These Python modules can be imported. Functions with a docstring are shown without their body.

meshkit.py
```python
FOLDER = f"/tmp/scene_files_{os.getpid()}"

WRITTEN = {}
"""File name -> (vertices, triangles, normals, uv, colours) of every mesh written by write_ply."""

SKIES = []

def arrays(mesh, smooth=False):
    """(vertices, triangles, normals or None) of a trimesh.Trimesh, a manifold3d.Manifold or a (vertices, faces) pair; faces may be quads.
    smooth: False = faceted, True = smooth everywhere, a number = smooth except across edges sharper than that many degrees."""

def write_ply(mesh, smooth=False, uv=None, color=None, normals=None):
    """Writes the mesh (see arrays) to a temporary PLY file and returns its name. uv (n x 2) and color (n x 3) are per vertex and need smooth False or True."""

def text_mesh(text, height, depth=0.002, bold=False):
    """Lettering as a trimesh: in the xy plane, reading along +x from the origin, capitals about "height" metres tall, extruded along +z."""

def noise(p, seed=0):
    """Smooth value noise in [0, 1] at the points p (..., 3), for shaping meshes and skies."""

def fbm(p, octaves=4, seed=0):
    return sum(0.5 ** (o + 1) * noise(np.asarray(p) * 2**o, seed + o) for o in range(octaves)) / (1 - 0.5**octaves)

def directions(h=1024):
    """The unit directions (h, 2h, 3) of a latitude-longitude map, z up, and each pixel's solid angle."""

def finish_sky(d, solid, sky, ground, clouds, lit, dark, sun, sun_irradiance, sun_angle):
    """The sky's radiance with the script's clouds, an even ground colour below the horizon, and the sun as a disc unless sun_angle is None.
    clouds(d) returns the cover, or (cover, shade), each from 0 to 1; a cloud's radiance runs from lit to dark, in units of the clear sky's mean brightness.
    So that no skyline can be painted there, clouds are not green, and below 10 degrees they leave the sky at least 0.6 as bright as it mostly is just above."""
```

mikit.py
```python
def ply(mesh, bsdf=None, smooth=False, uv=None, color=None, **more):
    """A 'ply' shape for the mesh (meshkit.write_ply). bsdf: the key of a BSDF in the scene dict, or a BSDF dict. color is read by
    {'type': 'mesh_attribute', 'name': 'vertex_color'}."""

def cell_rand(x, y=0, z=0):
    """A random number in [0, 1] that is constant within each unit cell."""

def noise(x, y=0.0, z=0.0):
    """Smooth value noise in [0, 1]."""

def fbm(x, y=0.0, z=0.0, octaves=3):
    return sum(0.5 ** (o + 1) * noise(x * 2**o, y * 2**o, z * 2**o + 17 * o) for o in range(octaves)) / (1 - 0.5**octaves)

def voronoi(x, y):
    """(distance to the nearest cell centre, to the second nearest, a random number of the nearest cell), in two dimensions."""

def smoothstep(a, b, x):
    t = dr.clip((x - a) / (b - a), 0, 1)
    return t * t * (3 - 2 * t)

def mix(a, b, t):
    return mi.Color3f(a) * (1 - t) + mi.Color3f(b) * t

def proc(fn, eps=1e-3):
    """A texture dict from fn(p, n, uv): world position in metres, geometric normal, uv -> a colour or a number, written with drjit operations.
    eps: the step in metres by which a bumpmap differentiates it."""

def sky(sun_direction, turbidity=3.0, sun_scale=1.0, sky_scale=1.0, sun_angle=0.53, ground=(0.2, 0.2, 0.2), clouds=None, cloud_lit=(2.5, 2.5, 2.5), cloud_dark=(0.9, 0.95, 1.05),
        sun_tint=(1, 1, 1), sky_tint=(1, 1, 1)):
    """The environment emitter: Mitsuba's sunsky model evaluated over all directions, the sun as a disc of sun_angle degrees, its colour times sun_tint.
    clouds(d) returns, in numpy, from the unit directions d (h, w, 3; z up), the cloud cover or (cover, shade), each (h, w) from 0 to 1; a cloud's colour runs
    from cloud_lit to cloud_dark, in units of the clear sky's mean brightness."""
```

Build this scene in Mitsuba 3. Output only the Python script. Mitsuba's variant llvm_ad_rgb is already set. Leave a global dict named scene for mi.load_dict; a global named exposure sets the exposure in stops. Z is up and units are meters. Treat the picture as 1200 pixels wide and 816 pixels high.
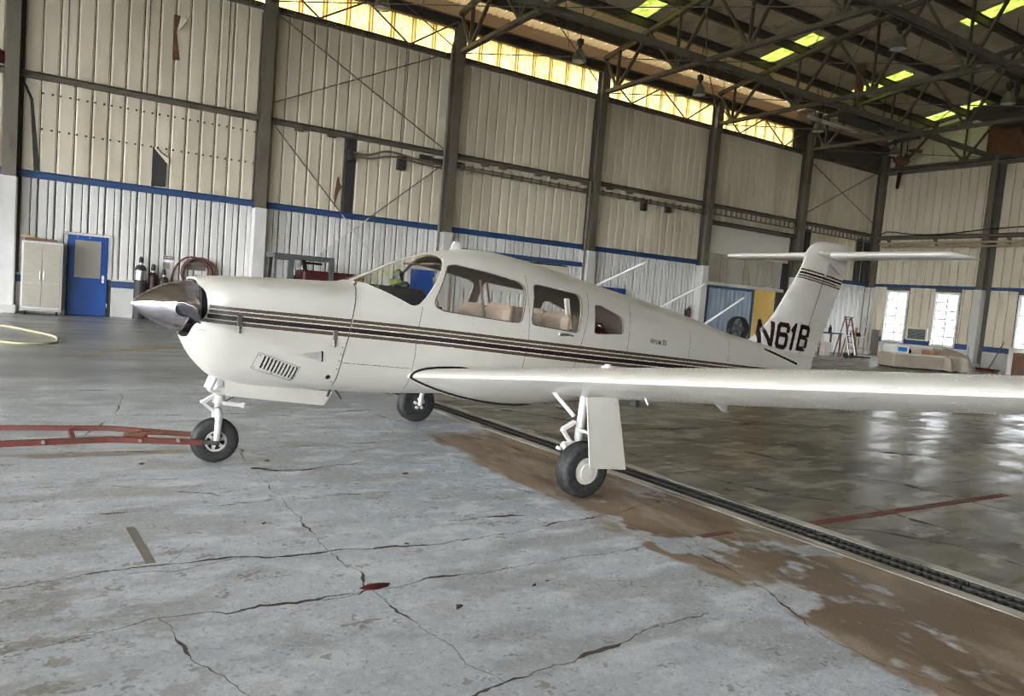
import math, random
import numpy as np
import trimesh, manifold3d as m3
import mitsuba as mi, drjit as dr
import mikit, meshkit
from mikit import noise, fbm, smoothstep, mix, voronoi, cell_rand
from scipy.interpolate import PchipInterpolator as PC
from shapely.geometry import Polygon, LineString, box as sbox
from shapely.ops import unary_union
T = mi.ScalarTransform4f
rng = random.Random(7)
nrng = np.random.default_rng(11)
scene, labels = {}, {}

# ------------------------------------------------------------------ camera, sky, exposure
exposure = 5.85
CAM = np.array([-0.3655, -5.9316, 1.4864]); YAW, PIT, ROL = np.radians([31.5, -4.13, -4.78])
_f = np.array([np.sin(YAW)*np.cos(PIT), np.cos(YAW)*np.cos(PIT), np.sin(PIT)])
_r = np.array([np.cos(YAW), -np.sin(YAW), 0]); _d = np.cross(_f, _r)
_up = -(-np.sin(ROL)*_r + np.cos(ROL)*_d)
scene['camera'] = {'type': 'perspective', 'fov': 2*math.degrees(math.atan(600/848.6)), 'fov_axis': 'x', 'near_clip': 0.05, 'far_clip': 800.0,
                   'to_world': T().look_at(origin=CAM.tolist(), target=(CAM+_f).tolist(), up=_up.tolist())}
scene['sky'] = mikit.sky((-0.5, -0.6, 0.62), turbidity=4.0, sun_scale=0.0, sky_scale=1.0, ground=(0.14, 0.14, 0.135),
                         clouds=lambda d: (np.ones(d.shape[:2]), 0.25*meshkit.fbm(d*2.5, 3)), cloud_lit=(2.75, 2.9, 3.05), cloud_dark=(1.3, 1.4, 1.55))
BW, RW, FWALL, LWALL = 16.66, 34.66, -24.0, -22.0       # back wall, right wall, front wall, left wall (panel backs)
BAY0, BAY = -1.8, 6.066
COLS = [BAY0 + k*BAY for k in range(-1, 6)]              # column lines on the back wall; the corner is COLS[-1]+BAY

# ------------------------------------------------------------------ materials
def rgb(*c): return {'type': 'rgb', 'value': list(c)}
def srgb(r, g, b): return tuple(((v/255+0.055)/1.055)**2.4 if v > 10 else v/255/12.92 for v in (r, g, b))
def mat(name, col, rough=0.5, metal=0.0, two=True, **kw):
    c = col if isinstance(col, dict) else rgb(*col)
    d = {'type': 'principled', 'base_color': c, 'roughness': rough, 'metallic': metal, **kw}
    scene['mat_'+name] = {'type': 'twosided', 'bsdf': d} if two else d
    return 'mat_'+name
def dirty(base, dark, sx=1.0, sz=0.25, amt=0.35, fine=0.12):
    def fn(p, n, uv):
        a = fbm(p.x*sx*1.7, p.y*sx*1.7, p.z*sz, 4)
        b = noise(p.x*9, p.y*9, p.z*6)
        s = smoothstep(0.45, 0.8, a)*amt + (b-0.5)*fine
        return mix(base, dark, dr.clip(s, 0, 1))
    return mikit.proc(fn)
def paint_fn(p, n, uv):
    a = fbm(p.x*1.3+3, p.y*2, p.z*2.0, 3)
    return mix((0.56, 0.535, 0.475), (0.51, 0.48, 0.42), smoothstep(0.35, 0.7, a))
mat('paint', mikit.proc(paint_fn), 0.28, clearcoat=0.6, clearcoat_gloss=0.93)
mat('brown', (0.075, 0.050, 0.036), 0.3, clearcoat=0.6)
mat('maroon', (0.016, 0.007, 0.010), 0.25, clearcoat=0.6)
mat('black', (0.012, 0.012, 0.013), 0.5)
mat('seam', (0.10, 0.095, 0.085), 0.6)
mat('rubber', mikit.proc(lambda p, n, uv: mix((0.014, 0.014, 0.015), (0.035, 0.034, 0.033), noise(p.x*40, p.y*40, p.z*40))), 0.62)
scene['mat_chrome'] = {'type': 'twosided', 'bsdf': {'type': 'roughconductor', 'material': 'Cr', 'alpha': 0.035}}
mat('metal', (0.60, 0.59, 0.57), 0.32, 1.0)
mat('silver', (0.55, 0.54, 0.52), 0.42, 0.6)
mat('gearwhite', (0.56, 0.55, 0.52), 0.35, clearcoat=0.4)
mat('hub', (0.50, 0.48, 0.43), 0.4)
scene['mat_pane'] = {'type': 'thindielectric', 'int_ior': 1.49}
scene['mat_windowpane'] = {'type': 'thindielectric', 'int_ior': 1.5}
mat('tan', mikit.proc(lambda p, n, uv: mix((0.46, 0.36, 0.27), (0.38, 0.29, 0.21), noise(p.x*8, p.y*8, p.z*8))), 0.75)
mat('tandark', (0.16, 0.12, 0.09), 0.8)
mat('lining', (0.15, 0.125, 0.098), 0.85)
mat('red', mikit.proc(lambda p, n, uv: mix((0.125, 0.022, 0.013), (0.075, 0.020, 0.014), smoothstep(0.5, 0.75, fbm(p.x*14, p.y*14, p.z*14, 3)))), 0.5)
mat('tugred', (0.055, 0.006, 0.008), 0.5)
mat('darkred', (0.028, 0.006, 0.006), 0.5)
mat('blue', (0.012, 0.060, 0.22), 0.45)
mat('doorblue', mikit.proc(lambda p, n, uv: mix((0.006, 0.055, 0.25), (0.010, 0.075, 0.31), noise(p.x*3, p.y*3, p.z*2))), 0.4)
mat('trimblue', mikit.proc(lambda p, n, uv: mix((0.028, 0.070, 0.185), (0.06, 0.08, 0.13), smoothstep(0.5, 0.8, fbm(p.x*2.2, p.y*2.2, p.z*9, 3)))), 0.55)
mat('panelup', dirty((0.67, 0.595, 0.455), (0.43, 0.36, 0.25), 0.5, 0.2, 0.5), 0.55)
mat('panellow', dirty((0.70, 0.685, 0.65), (0.42, 0.39, 0.34), 0.7, 0.3, 0.4), 0.5)
mat('panelback', (0.115, 0.102, 0.082), 0.9)
mat('steel', dirty((0.142, 0.122, 0.089), (0.074, 0.058, 0.040), 1.5, 0.6, 0.8, 0.2), 0.6)
mat('steellight', dirty((0.17, 0.148, 0.115), (0.09, 0.07, 0.05), 1.5, 0.6, 0.8, 0.2), 0.6)
mat('truss', dirty((0.105, 0.086, 0.060), (0.048, 0.036, 0.023), 2.0, 0.8, 0.8, 0.2), 0.6)
mat('pier', dirty((0.60, 0.58, 0.545), (0.40, 0.37, 0.33), 1.2, 0.6, 0.6, 0.15), 0.7)
mat('roof', dirty((0.50, 0.42, 0.29), (0.26, 0.20, 0.125), 0.8, 0.3, 0.7, 0.15), 0.75)
mat('purlin', dirty((0.075, 0.062, 0.046), (0.035, 0.027, 0.02), 1.0, 0.5, 0.8, 0.2), 0.7)
def fib_fn(p, n, uv):
    s = noise(p.x*38, 0, p.z*1.3)*0.6 + noise(p.x*11, 3, p.z*5)*0.4
    return mix((0.54, 0.40, 0.15), (0.36, 0.235, 0.062), smoothstep(0.35, 0.8, s))
scene['mat_fibreglass'] = {'type': 'principledthin', 'base_color': mikit.proc(fib_fn), 'roughness': 0.5, 'diff_trans': 1.5, 'spec_trans': 0.0}
scene['mat_lapstrip'] = {'type': 'principledthin', 'base_color': rgb(0.34, 0.21, 0.05), 'roughness': 0.5, 'diff_trans': 1.2, 'spec_trans': 0.0}
scene['mat_eave'] = {'type': 'principledthin', 'base_color': rgb(0.17, 0.115, 0.05), 'roughness': 0.6, 'diff_trans': 0.55, 'spec_trans': 0.0}
scene['mat_skylight'] = {'type': 'principledthin', 'base_color': mikit.proc(lambda p, n, uv: mix((0.23, 0.275, 0.040), (0.10, 0.14, 0.014), smoothstep(0.42, 0.7, fbm(p.x*7, p.y*7, 0, 4)))), 'roughness': 0.5, 'diff_trans': 0.8, 'spec_trans': 0.0}
scene['mat_strips'] = {'type': 'blendbsdf', 'weight': 0.45, 'a': {'type': 'thindielectric', 'int_ior': 1.45}, 'b': {'type': 'twosided', 'bsdf': {'type': 'diffuse', 'reflectance': rgb(0.55, 0.53, 0.48)}}}
mat('wood', mikit.proc(lambda p, n, uv: mix((0.20, 0.10, 0.055), (0.11, 0.055, 0.03), fbm(p.x*14, p.y*14, p.z*2, 3))), 0.6)
mat('rust', mikit.proc(lambda p, n, uv: mix((0.22, 0.10, 0.045), (0.09, 0.045, 0.03), fbm(p.x*6, p.y*6, p.z*4, 3))), 0.8)
mat('cream', (0.66, 0.62, 0.54), 0.6)
mat('white', (0.78, 0.77, 0.74), 0.5)
mat('grey', (0.20, 0.21, 0.21), 0.55)
mat('greygreen', (0.085, 0.09, 0.088), 0.5)
mat('dark', (0.035, 0.033, 0.03), 0.6)
mat('cabinet', mikit.proc(lambda p, n, uv: mix((0.44, 0.40, 0.33), (0.36, 0.325, 0.265), noise(p.x*12, p.y*4, p.z*60))), 0.32, 0.35)
mat('frost', mikit.proc(lambda p, n, uv: mix((0.33, 0.31, 0.26), (0.24, 0.215, 0.17), fbm(p.x*3, p.y*3, p.z*2, 3))), 0.35)
mat('hose', (0.115, 0.045, 0.036), 0.6)
mat('hoseyellow', (0.50, 0.46, 0.28), 0.6)
mat('tarp', mikit.proc(lambda p, n, uv: mix((0.46, 0.39, 0.31), (0.34, 0.28, 0.215), fbm(p.x*3, p.y*3, p.z*3, 3))), 0.75)
mat('labelblue', (0.03, 0.22, 0.55), 0.5)
mat('orange', (0.50, 0.17, 0.06), 0.6)
mat('pipe', (0.40, 0.31, 0.20), 0.6)
mat('copper', (0.42, 0.22, 0.13), 0.6)
mat('yellowwall', (0.62, 0.45, 0.16), 0.7)
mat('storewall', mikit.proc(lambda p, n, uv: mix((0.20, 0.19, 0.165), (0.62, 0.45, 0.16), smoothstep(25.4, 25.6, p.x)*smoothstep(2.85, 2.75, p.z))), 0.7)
mat('bluegrey', dirty((0.30, 0.36, 0.44), (0.2, 0.24, 0.3), 1.0, 0.5, 0.4), 0.5)
mat('enamel', (0.20, 0.19, 0.165), 0.3, 0.5)
mat('lens', (0.55, 0.53, 0.48), 0.25)
mat('hivis', (0.13, 0.19, 0.035), 0.7)
mat('cardboard', (0.42, 0.31, 0.2), 0.8)

def floor_fn(p, n, uv):
    e = (fbm(p.x*1.6, p.y*1.6, 0, 4)-0.5)
    e2 = (fbm(p.x*6+9, p.y*6, 0, 3)-0.5)
    big = fbm(p.x*0.35+4, p.y*0.35, 0, 4)
    fine = fbm(p.x*18, p.y*18, 0, 3)
    grain = noise(p.x*120, p.y*120)
    streak = fbm(p.x*1.2, p.y*9, 5, 3)
    paint = mix((0.320, 0.350, 0.378), (0.425, 0.448, 0.468), smoothstep(0.3, 0.7, big))
    paint = mix(paint, (0.52, 0.55, 0.57), smoothstep(0.55, 0.75, fine)*0.45)
    paint = mix(paint, (0.235, 0.265, 0.295), smoothstep(0.56, 0.72, streak)*0.22)
    scuff = fbm(p.x*3.4+40, p.y*8.5, 23, 5)
    paint = mix(paint, (0.56, 0.575, 0.58), smoothstep(0.54, 0.70, scuff)*0.55)
    smear = fbm(p.x*2.1+60, p.y*4.2, 29, 5)
    paint = mix(paint, (0.25, 0.245, 0.225), smoothstep(0.52, 0.68, smear)*0.5)
    pit = noise(p.x*46+3, p.y*52)*0.6+noise(p.x*95, p.y*105)*0.4
    paint = mix(paint, (0.13, 0.13, 0.13), smoothstep(0.70, 0.82, pit)*0.38)
    paint = mix(paint, (0.60, 0.62, 0.63), smoothstep(0.32, 0.20, pit)*0.30)
    chips = smoothstep(0.70, 0.73, fbm(p.x*7.2+31, p.y*10.5, 2, 6)*0.75+0.25*noise(p.x*60, p.y*60))
    brownish = mix((0.150, 0.125, 0.098), (0.215, 0.185, 0.15), fine)
    paint = mix(paint, brownish, chips*0.6)
    wornL = smoothstep(0.9, -0.9, p.x)*smoothstep(-1.2, -3.4, p.y)
    chip2 = smoothstep(0.575, 0.64, fbm(p.x*8+7, p.y*11, 8, 6)*0.85+0.15*noise(p.x*70, p.y*70))
    paint = mix(paint, (0.205, 0.175, 0.142), chip2*wornL*0.8)
    # brown band of worn concrete, from the drain to x about 2.8, and a thin one along y = 0.4
    brown = mix((0.152, 0.106, 0.068), (0.238, 0.174, 0.114), smoothstep(0.3, 0.7, fbm(p.x*2.6, p.y*1.5, 3, 4)))
    brown = mix(brown, (0.085, 0.063, 0.045), smoothstep(0.5, 0.8, fbm(p.x*5, p.y*2, 6, 4))*0.5)
    brown = mix(brown, (0.30, 0.25, 0.19), smoothstep(0.55, 0.75, fbm(p.x*9+3, p.y*4, 17, 4))*0.5)
    rest = smoothstep(0.63, 0.74, fbm(p.x*3.6+12, p.y*2.6, 4, 4)+0.09*smoothstep(3.4, 2.8, p.x)+0.12*(fine-0.5))*smoothstep(-1.0, -2.2, p.y)
    brown = mix(brown, paint, rest*0.8)
    xb = p.x+e*0.34+e2*0.10
    mband = smoothstep(2.74, 2.82, xb)*smoothstep(0.95, 0.5, p.y+e*0.5)
    ythin = dr.abs(p.y-0.40+e*0.05)
    mthin = smoothstep(0.10, 0.05, ythin+e2*0.06)*smoothstep(0.38, 0.55, fbm(p.x*1.1+2, p.y*4, 1, 3))*smoothstep(3.0, 2.7, p.x)
    # floor beyond the drain: bare dirty concrete
    far = mix((0.135, 0.118, 0.088), (0.245, 0.218, 0.165), smoothstep(0.3, 0.68, fbm(p.x*0.8, p.y*2.2, 7, 5)))
    far = mix(far, (0.070, 0.058, 0.044), smoothstep(0.52, 0.72, fbm(p.x*1.3+5, p.y*2.6, 9, 4))*0.75)
    far = mix(far, (0.36, 0.33, 0.265), smoothstep(0.55, 0.72, fbm(p.x*3.0+8, p.y*7, 11, 4))*0.55)
    far = mix(far, (0.06, 0.05, 0.036), smoothstep(0.58, 0.72, fbm(p.x*4.0+2, p.y*10, 19, 4))*0.5)
    xd = p.x+0.085*(p.y-2.1)
    mfar = smoothstep(3.62, 3.70, xd+e2*0.06)
    # older, greyer floor towards the back wall
    back = mix((0.165, 0.172, 0.170), (0.215, 0.22, 0.215), smoothstep(0.3, 0.7, fbm(p.x*0.5, p.y*1.6, 13, 4)))
    back = mix(back, (0.11, 0.11, 0.105), smoothstep(0.55, 0.75, fbm(p.x*1.0, p.y*3, 15, 3))*0.6)
    mback = 1-(1-smoothstep(0.9, 6.0, p.y+e*3))*smoothstep(-4.2, -2.6, p.x+e*1.5)
    c = mix(paint, back, mback)
    c = mix(c, brown, mthin*0.75)
    c = mix(c, brown, mband)
    c = mix(c, mix(far, back, smoothstep(8, 14, p.y)*0.4), mfar)
    c = c*(0.90+0.2*grain)
    return c
def floor_rough(p, n, uv):
    a = fbm(p.x*2.2, p.y*4.5, 21, 4)
    return 0.27+0.16*smoothstep(0.3, 0.75, a)+0.16*smoothstep(2.0, -1.5, p.y)*smoothstep(4.5, 3.0, p.x)
def floor_bump(p, n, uv):
    return 0.0011*fbm(p.x*7, p.y*14, 0, 3)+0.0004*noise(p.x*60, p.y*60)
scene['mat_floor'] = {'type': 'twosided', 'bsdf': {'type': 'bumpmap', 'arbitrary': mikit.proc(floor_bump, 2e-3), 'scale': 1.0,
                      'bsdf': {'type': 'principled', 'base_color': mikit.proc(floor_fn), 'roughness': mikit.proc(floor_rough), 'specular': 0.62}}}
mat('crack', (0.06, 0.053, 0.046), 0.9)
mat('kerb', mikit.proc(lambda p, n, uv: mix((0.36, 0.33, 0.28), (0.17, 0.15, 0.12), smoothstep(0.35, 0.7, fbm(p.x*9, p.y*3, 0, 3)))), 0.7)
mat('tape', (0.17, 0.15, 0.125), 0.8)
mat('apron', (0.14, 0.14, 0.135), 0.9)
mat('redline', mikit.proc(lambda p, n, uv: mix((0.13, 0.035, 0.03), (0.12, 0.08, 0.06), smoothstep(0.4, 0.6, fbm(p.x*6, p.y*20, 0, 3)))), 0.7)
mat('yellowline', mikit.proc(lambda p, n, uv: mix((0.26, 0.20, 0.09), (0.18, 0.17, 0.13), smoothstep(0.35, 0.65, fbm(p.x*5, p.y*5, 0, 3)))), 0.7)

# ------------------------------------------------------------------ mesh helpers
def TM(v, f): return trimesh.Trimesh(np.asarray(v, float), np.asarray(f, int), process=False)
_BF = np.array([[0, 2, 1], [0, 3, 2], [4, 5, 6], [4, 6, 7], [0, 1, 5], [0, 5, 4], [1, 2, 6], [1, 6, 5], [2, 3, 7], [2, 7, 6], [3, 0, 4], [3, 4, 7]])
def bx(x0, x1, y0, y1, z0, z1):
    return TM([[x0, y0, z0], [x1, y0, z0], [x1, y1, z0], [x0, y1, z0], [x0, y0, z1], [x1, y0, z1], [x1, y1, z1], [x0, y1, z1]], _BF)
def bev(x0, x1, y0, y1, z0, z1, c=0.01):
    c = min(c, (x1-x0)*0.45, (y1-y0)*0.45, (z1-z0)*0.45)
    pts = []
    for sx, X in ((1, x0), (-1, x1)):
        for sy, Y in ((1, y0), (-1, y1)):
            for sz, Z in ((1, z0), (-1, z1)):
                pts += [[X, Y+sy*c, Z+sz*c], [X+sx*c, Y, Z+sz*c], [X+sx*c, Y+sy*c, Z]]
    return trimesh.convex.convex_hull(np.array(pts))
def cat(*ms): return trimesh.util.concatenate([m for m in ms])
def prism(poly, z0, z1):            # convex polygon in xy, counter-clockwise
    n = len(poly); v = [[*p, z0] for p in poly]+[[*p, z1] for p in poly]
    f = [[0, i+1, i] for i in range(1, n-1)]+[[n, n+i, n+i+1] for i in range(1, n-1)]
    for i in range(n):
        j = (i+1) % n; f += [[i, j, n+j], [i, n+j, n+i]]
    return TM(v, f)
def frame_of(t):
    t = np.asarray(t, float)/np.linalg.norm(t)
    a = np.cross([0, 0, 1] if abs(t[2]) < 0.95 else [1, 0, 0], t); a /= np.linalg.norm(a)
    return t, a, np.cross(t, a)
def bar(p0, p1, w, h=None):         # rectangular bar, w sideways, h upwards
    h = h or w; p0, p1 = np.asarray(p0, float), np.asarray(p1, float)
    t, a, b = frame_of(p1-p0)
    v = [p+s*a*w/2+u*b*h/2 for p in (p0, p1) for s, u in ((-1, -1), (1, -1), (1, 1), (-1, 1))]
    return TM(v, _BF)
def cyl(p0, p1, r, n=14, r2=None):
    p0, p1 = np.asarray(p0, float), np.asarray(p1, float); r2 = r if r2 is None else r2
    t, a, b = frame_of(p1-p0); A = np.arange(n)*2*np.pi/n
    ring = np.cos(A)[:, None]*a+np.sin(A)[:, None]*b
    v = np.vstack([p0+ring*r, p1+ring*r2, [p0], [p1]]); i = np.arange(n); j = (i+1) % n
    f = np.vstack([np.stack([i, j, n+j], 1), np.stack([i, n+j, n+i], 1), np.stack([0*i+2*n, j, i], 1), np.stack([0*i+2*n+1, n+i, n+j], 1)])
    return TM(v, f)
def tube(pts, r, n=8, closed=False):
    p = np.asarray(pts, float); R = np.broadcast_to(np.asarray(r, float), (len(p),))
    d = np.gradient(p, axis=0) if not closed else np.roll(p, -1, 0)-np.roll(p, 1, 0)
    t, a, b = frame_of(d[0]); A = np.arange(n)*2*np.pi/n; V = []
    for k in range(len(p)):
        t = d[k]/np.linalg.norm(d[k]); a = a-t*(a@t); a /= np.linalg.norm(a); b = np.cross(t, a)
        V.append(p[k]+R[k]*(np.cos(A)[:, None]*a+np.sin(A)[:, None]*b))
    V = np.vstack(V); F = []; K = len(p)
    for k in range(K if closed else K-1):
        i = np.arange(n); j = (i+1) % n; o, q = k*n, ((k+1) % K)*n
        F += [np.stack([o+i, o+j, q+j], 1), np.stack([o+i, q+j, q+i], 1)]
    if not closed:
        V = np.vstack([V, p[:1], p[-1:]]); i = np.arange(n); j = (i+1) % n
        F += [np.stack([0*i+len(V)-2, j, i], 1), np.stack([0*i+len(V)-1, (K-1)*n+i, (K-1)*n+j], 1)]
    return TM(V, np.vstack(F))
def spline(pts, n=40, closed=False):
    p = np.asarray(pts, float); 
    from scipy.interpolate import CubicSpline
    if closed: p = np.vstack([p, p[:1]])
    s = np.r_[0, np.cumsum(np.linalg.norm(np.diff(p, axis=0), axis=1))]
    c = CubicSpline(s, p, bc_type='periodic' if closed else 'natural')
    return c(np.linspace(0, s[-1], n+1))[:-1] if closed else c(np.linspace(0, s[-1], n))
def lathe(prof, c, axis, n=40):     # prof: (radius, height along axis)
    t, a, b = frame_of(axis); c = np.asarray(c, float); A = np.arange(n)*2*np.pi/n
    ring = np.cos(A)[:, None]*a+np.sin(A)[:, None]*b
    V = np.vstack([c+t*h+ring*max(r, 1e-5) for r, h in prof]); F = []
    for k in range(len(prof)-1):
        i = np.arange(n); j = (i+1) % n
        F += [np.stack([k*n+i, k*n+j, (k+1)*n+j], 1), np.stack([k*n+i, (k+1)*n+j, (k+1)*n+i], 1)]
    return TM(V, np.vstack(F))
def ext(poly, h):                   # shapely polygon extruded along z from 0 to h
    gs = getattr(poly, 'geoms', [poly])
    out = [trimesh.creation.extrude_polygon(g, h, engine='earcut') for g in gs if g.area > 1e-9]
    for m in out:
        if m.volume < 0: m.invert()
    return cat(*out)
def xz(mesh, y):                    # a mesh modelled in (x, z) with depth, stood upright: local y becomes z, local z goes towards -y
    v = np.array(mesh.vertices); return TM(np.stack([v[:, 0], y-v[:, 2], v[:, 1]], 1), mesh.faces)
def mv(mesh, d): 
    m = mesh.copy(); m.apply_translation(d); return m
def rotz(mesh, deg, c=(0, 0, 0)):
    m = mesh.copy(); m.apply_transform(trimesh.transformations.rotation_matrix(math.radians(deg), [0, 0, 1], c)); return m
def to_m(mesh): 
    return m3.Manifold(m3.Mesh(np.asarray(mesh.vertices, np.float32), np.asarray(mesh.faces, np.uint32)))
def from_m(m):
    k = m.to_mesh(); return TM(k.vert_properties[:, :3], k.tri_verts)
# ------------------------------------------------------------------ scene helpers
XF = None                            # placement of the group of things being built, a 4 x 4 matrix
counts = {}
def numbered(key):
    k = counts.get(key, 0); counts[key] = k+1
    return key if k == 0 else f'{key}_{k:03d}'
def add(key, mesh, m, smooth=False, label=None, **kw):
    if XF is not None: mesh = mesh.copy(); mesh.apply_transform(XF)
    key = numbered(key)
    scene[key] = mikit.ply(mesh, 'mat_'+m, smooth, **kw)
    if label: labels[key] = {'label': label}
    return key
def thing(name, label, cat_, group=None):
    key = numbered(name); labels[key] = {'label': label, 'category': cat_}
    if group: labels[key]['group'] = group
    return key
def shift(dx, dy): m = np.eye(4); m[:2, 3] = dx, dy; return m
def solo(name, mesh, m, label, cat_, group=None, smooth=False):
    key = add(name, mesh, m, smooth); labels[key] = {'label': label, 'category': cat_}
    if group: labels[key]['group'] = group
    return key
def struct(name, mesh=None, m=None, label=None, smooth=False):
    key = numbered(name)
    if mesh is not None: scene[key] = mikit.ply(mesh, 'mat_'+m, smooth)
    labels[key] = {'kind': 'structure'}
    if label: labels[key]['label'] = label
    return key
# wall frames: local (u, n, z), n = distance off the wall towards the room
def on_back(m):
    v = np.array(m.vertices); return TM(np.stack([v[:, 0], BW-v[:, 1], v[:, 2]], 1), np.asarray(m.faces)[:, ::-1])
def on_right(m):                    # u = distance from the back wall
    v = np.array(m.vertices); return TM(np.stack([RW-v[:, 1], BW-v[:, 0], v[:, 2]], 1), np.asarray(m.faces)[:, ::-1])
def panel(u0, u1, z0, z1, d=0.05, g=0.010, c=0.042, n0=0.0):
    u0 += g; u1 -= g; c = min(c, (u1-u0)*0.3)
    return prism([(u0, n0), (u1, n0), (u1, n0+d-c*0.7), (u1-c, n0+d), (u0+c, n0+d), (u0, n0+d-c*0.7)], z0, z1)
def rib_panel(u0, u1, z0, z1, d=0.06, g=0.02):      # lower liner sheet: wide flat, a crease, a narrower flat
    u0 += g; u1 -= g; w = u1-u0; s = u0+w*0.62
    a = prism([(u0, 0), (s-0.016, 0), (s-0.016, d-0.02), (s-0.03, d), (u0+0.02, d), (u0, d-0.02)], z0, z1)
    b = prism([(s+0.002, 0), (u1, 0), (u1, d-0.02), (u1-0.02, d), (s+0.02, d), (s+0.002, d-0.02)], z0, z1)
    return cat(a, b)
def hcol(u, z0, z1, w=0.30, d=0.34, n0=0.05, t=0.025):
    return cat(bx(u-w/2, u+w/2, n0+d-t, n0+d, z0, z1), bx(u-w/2, u+w/2, n0, n0+t, z0, z1), bx(u-t/2, u+t/2, n0+t, n0+d-t, z0, z1))

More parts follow.
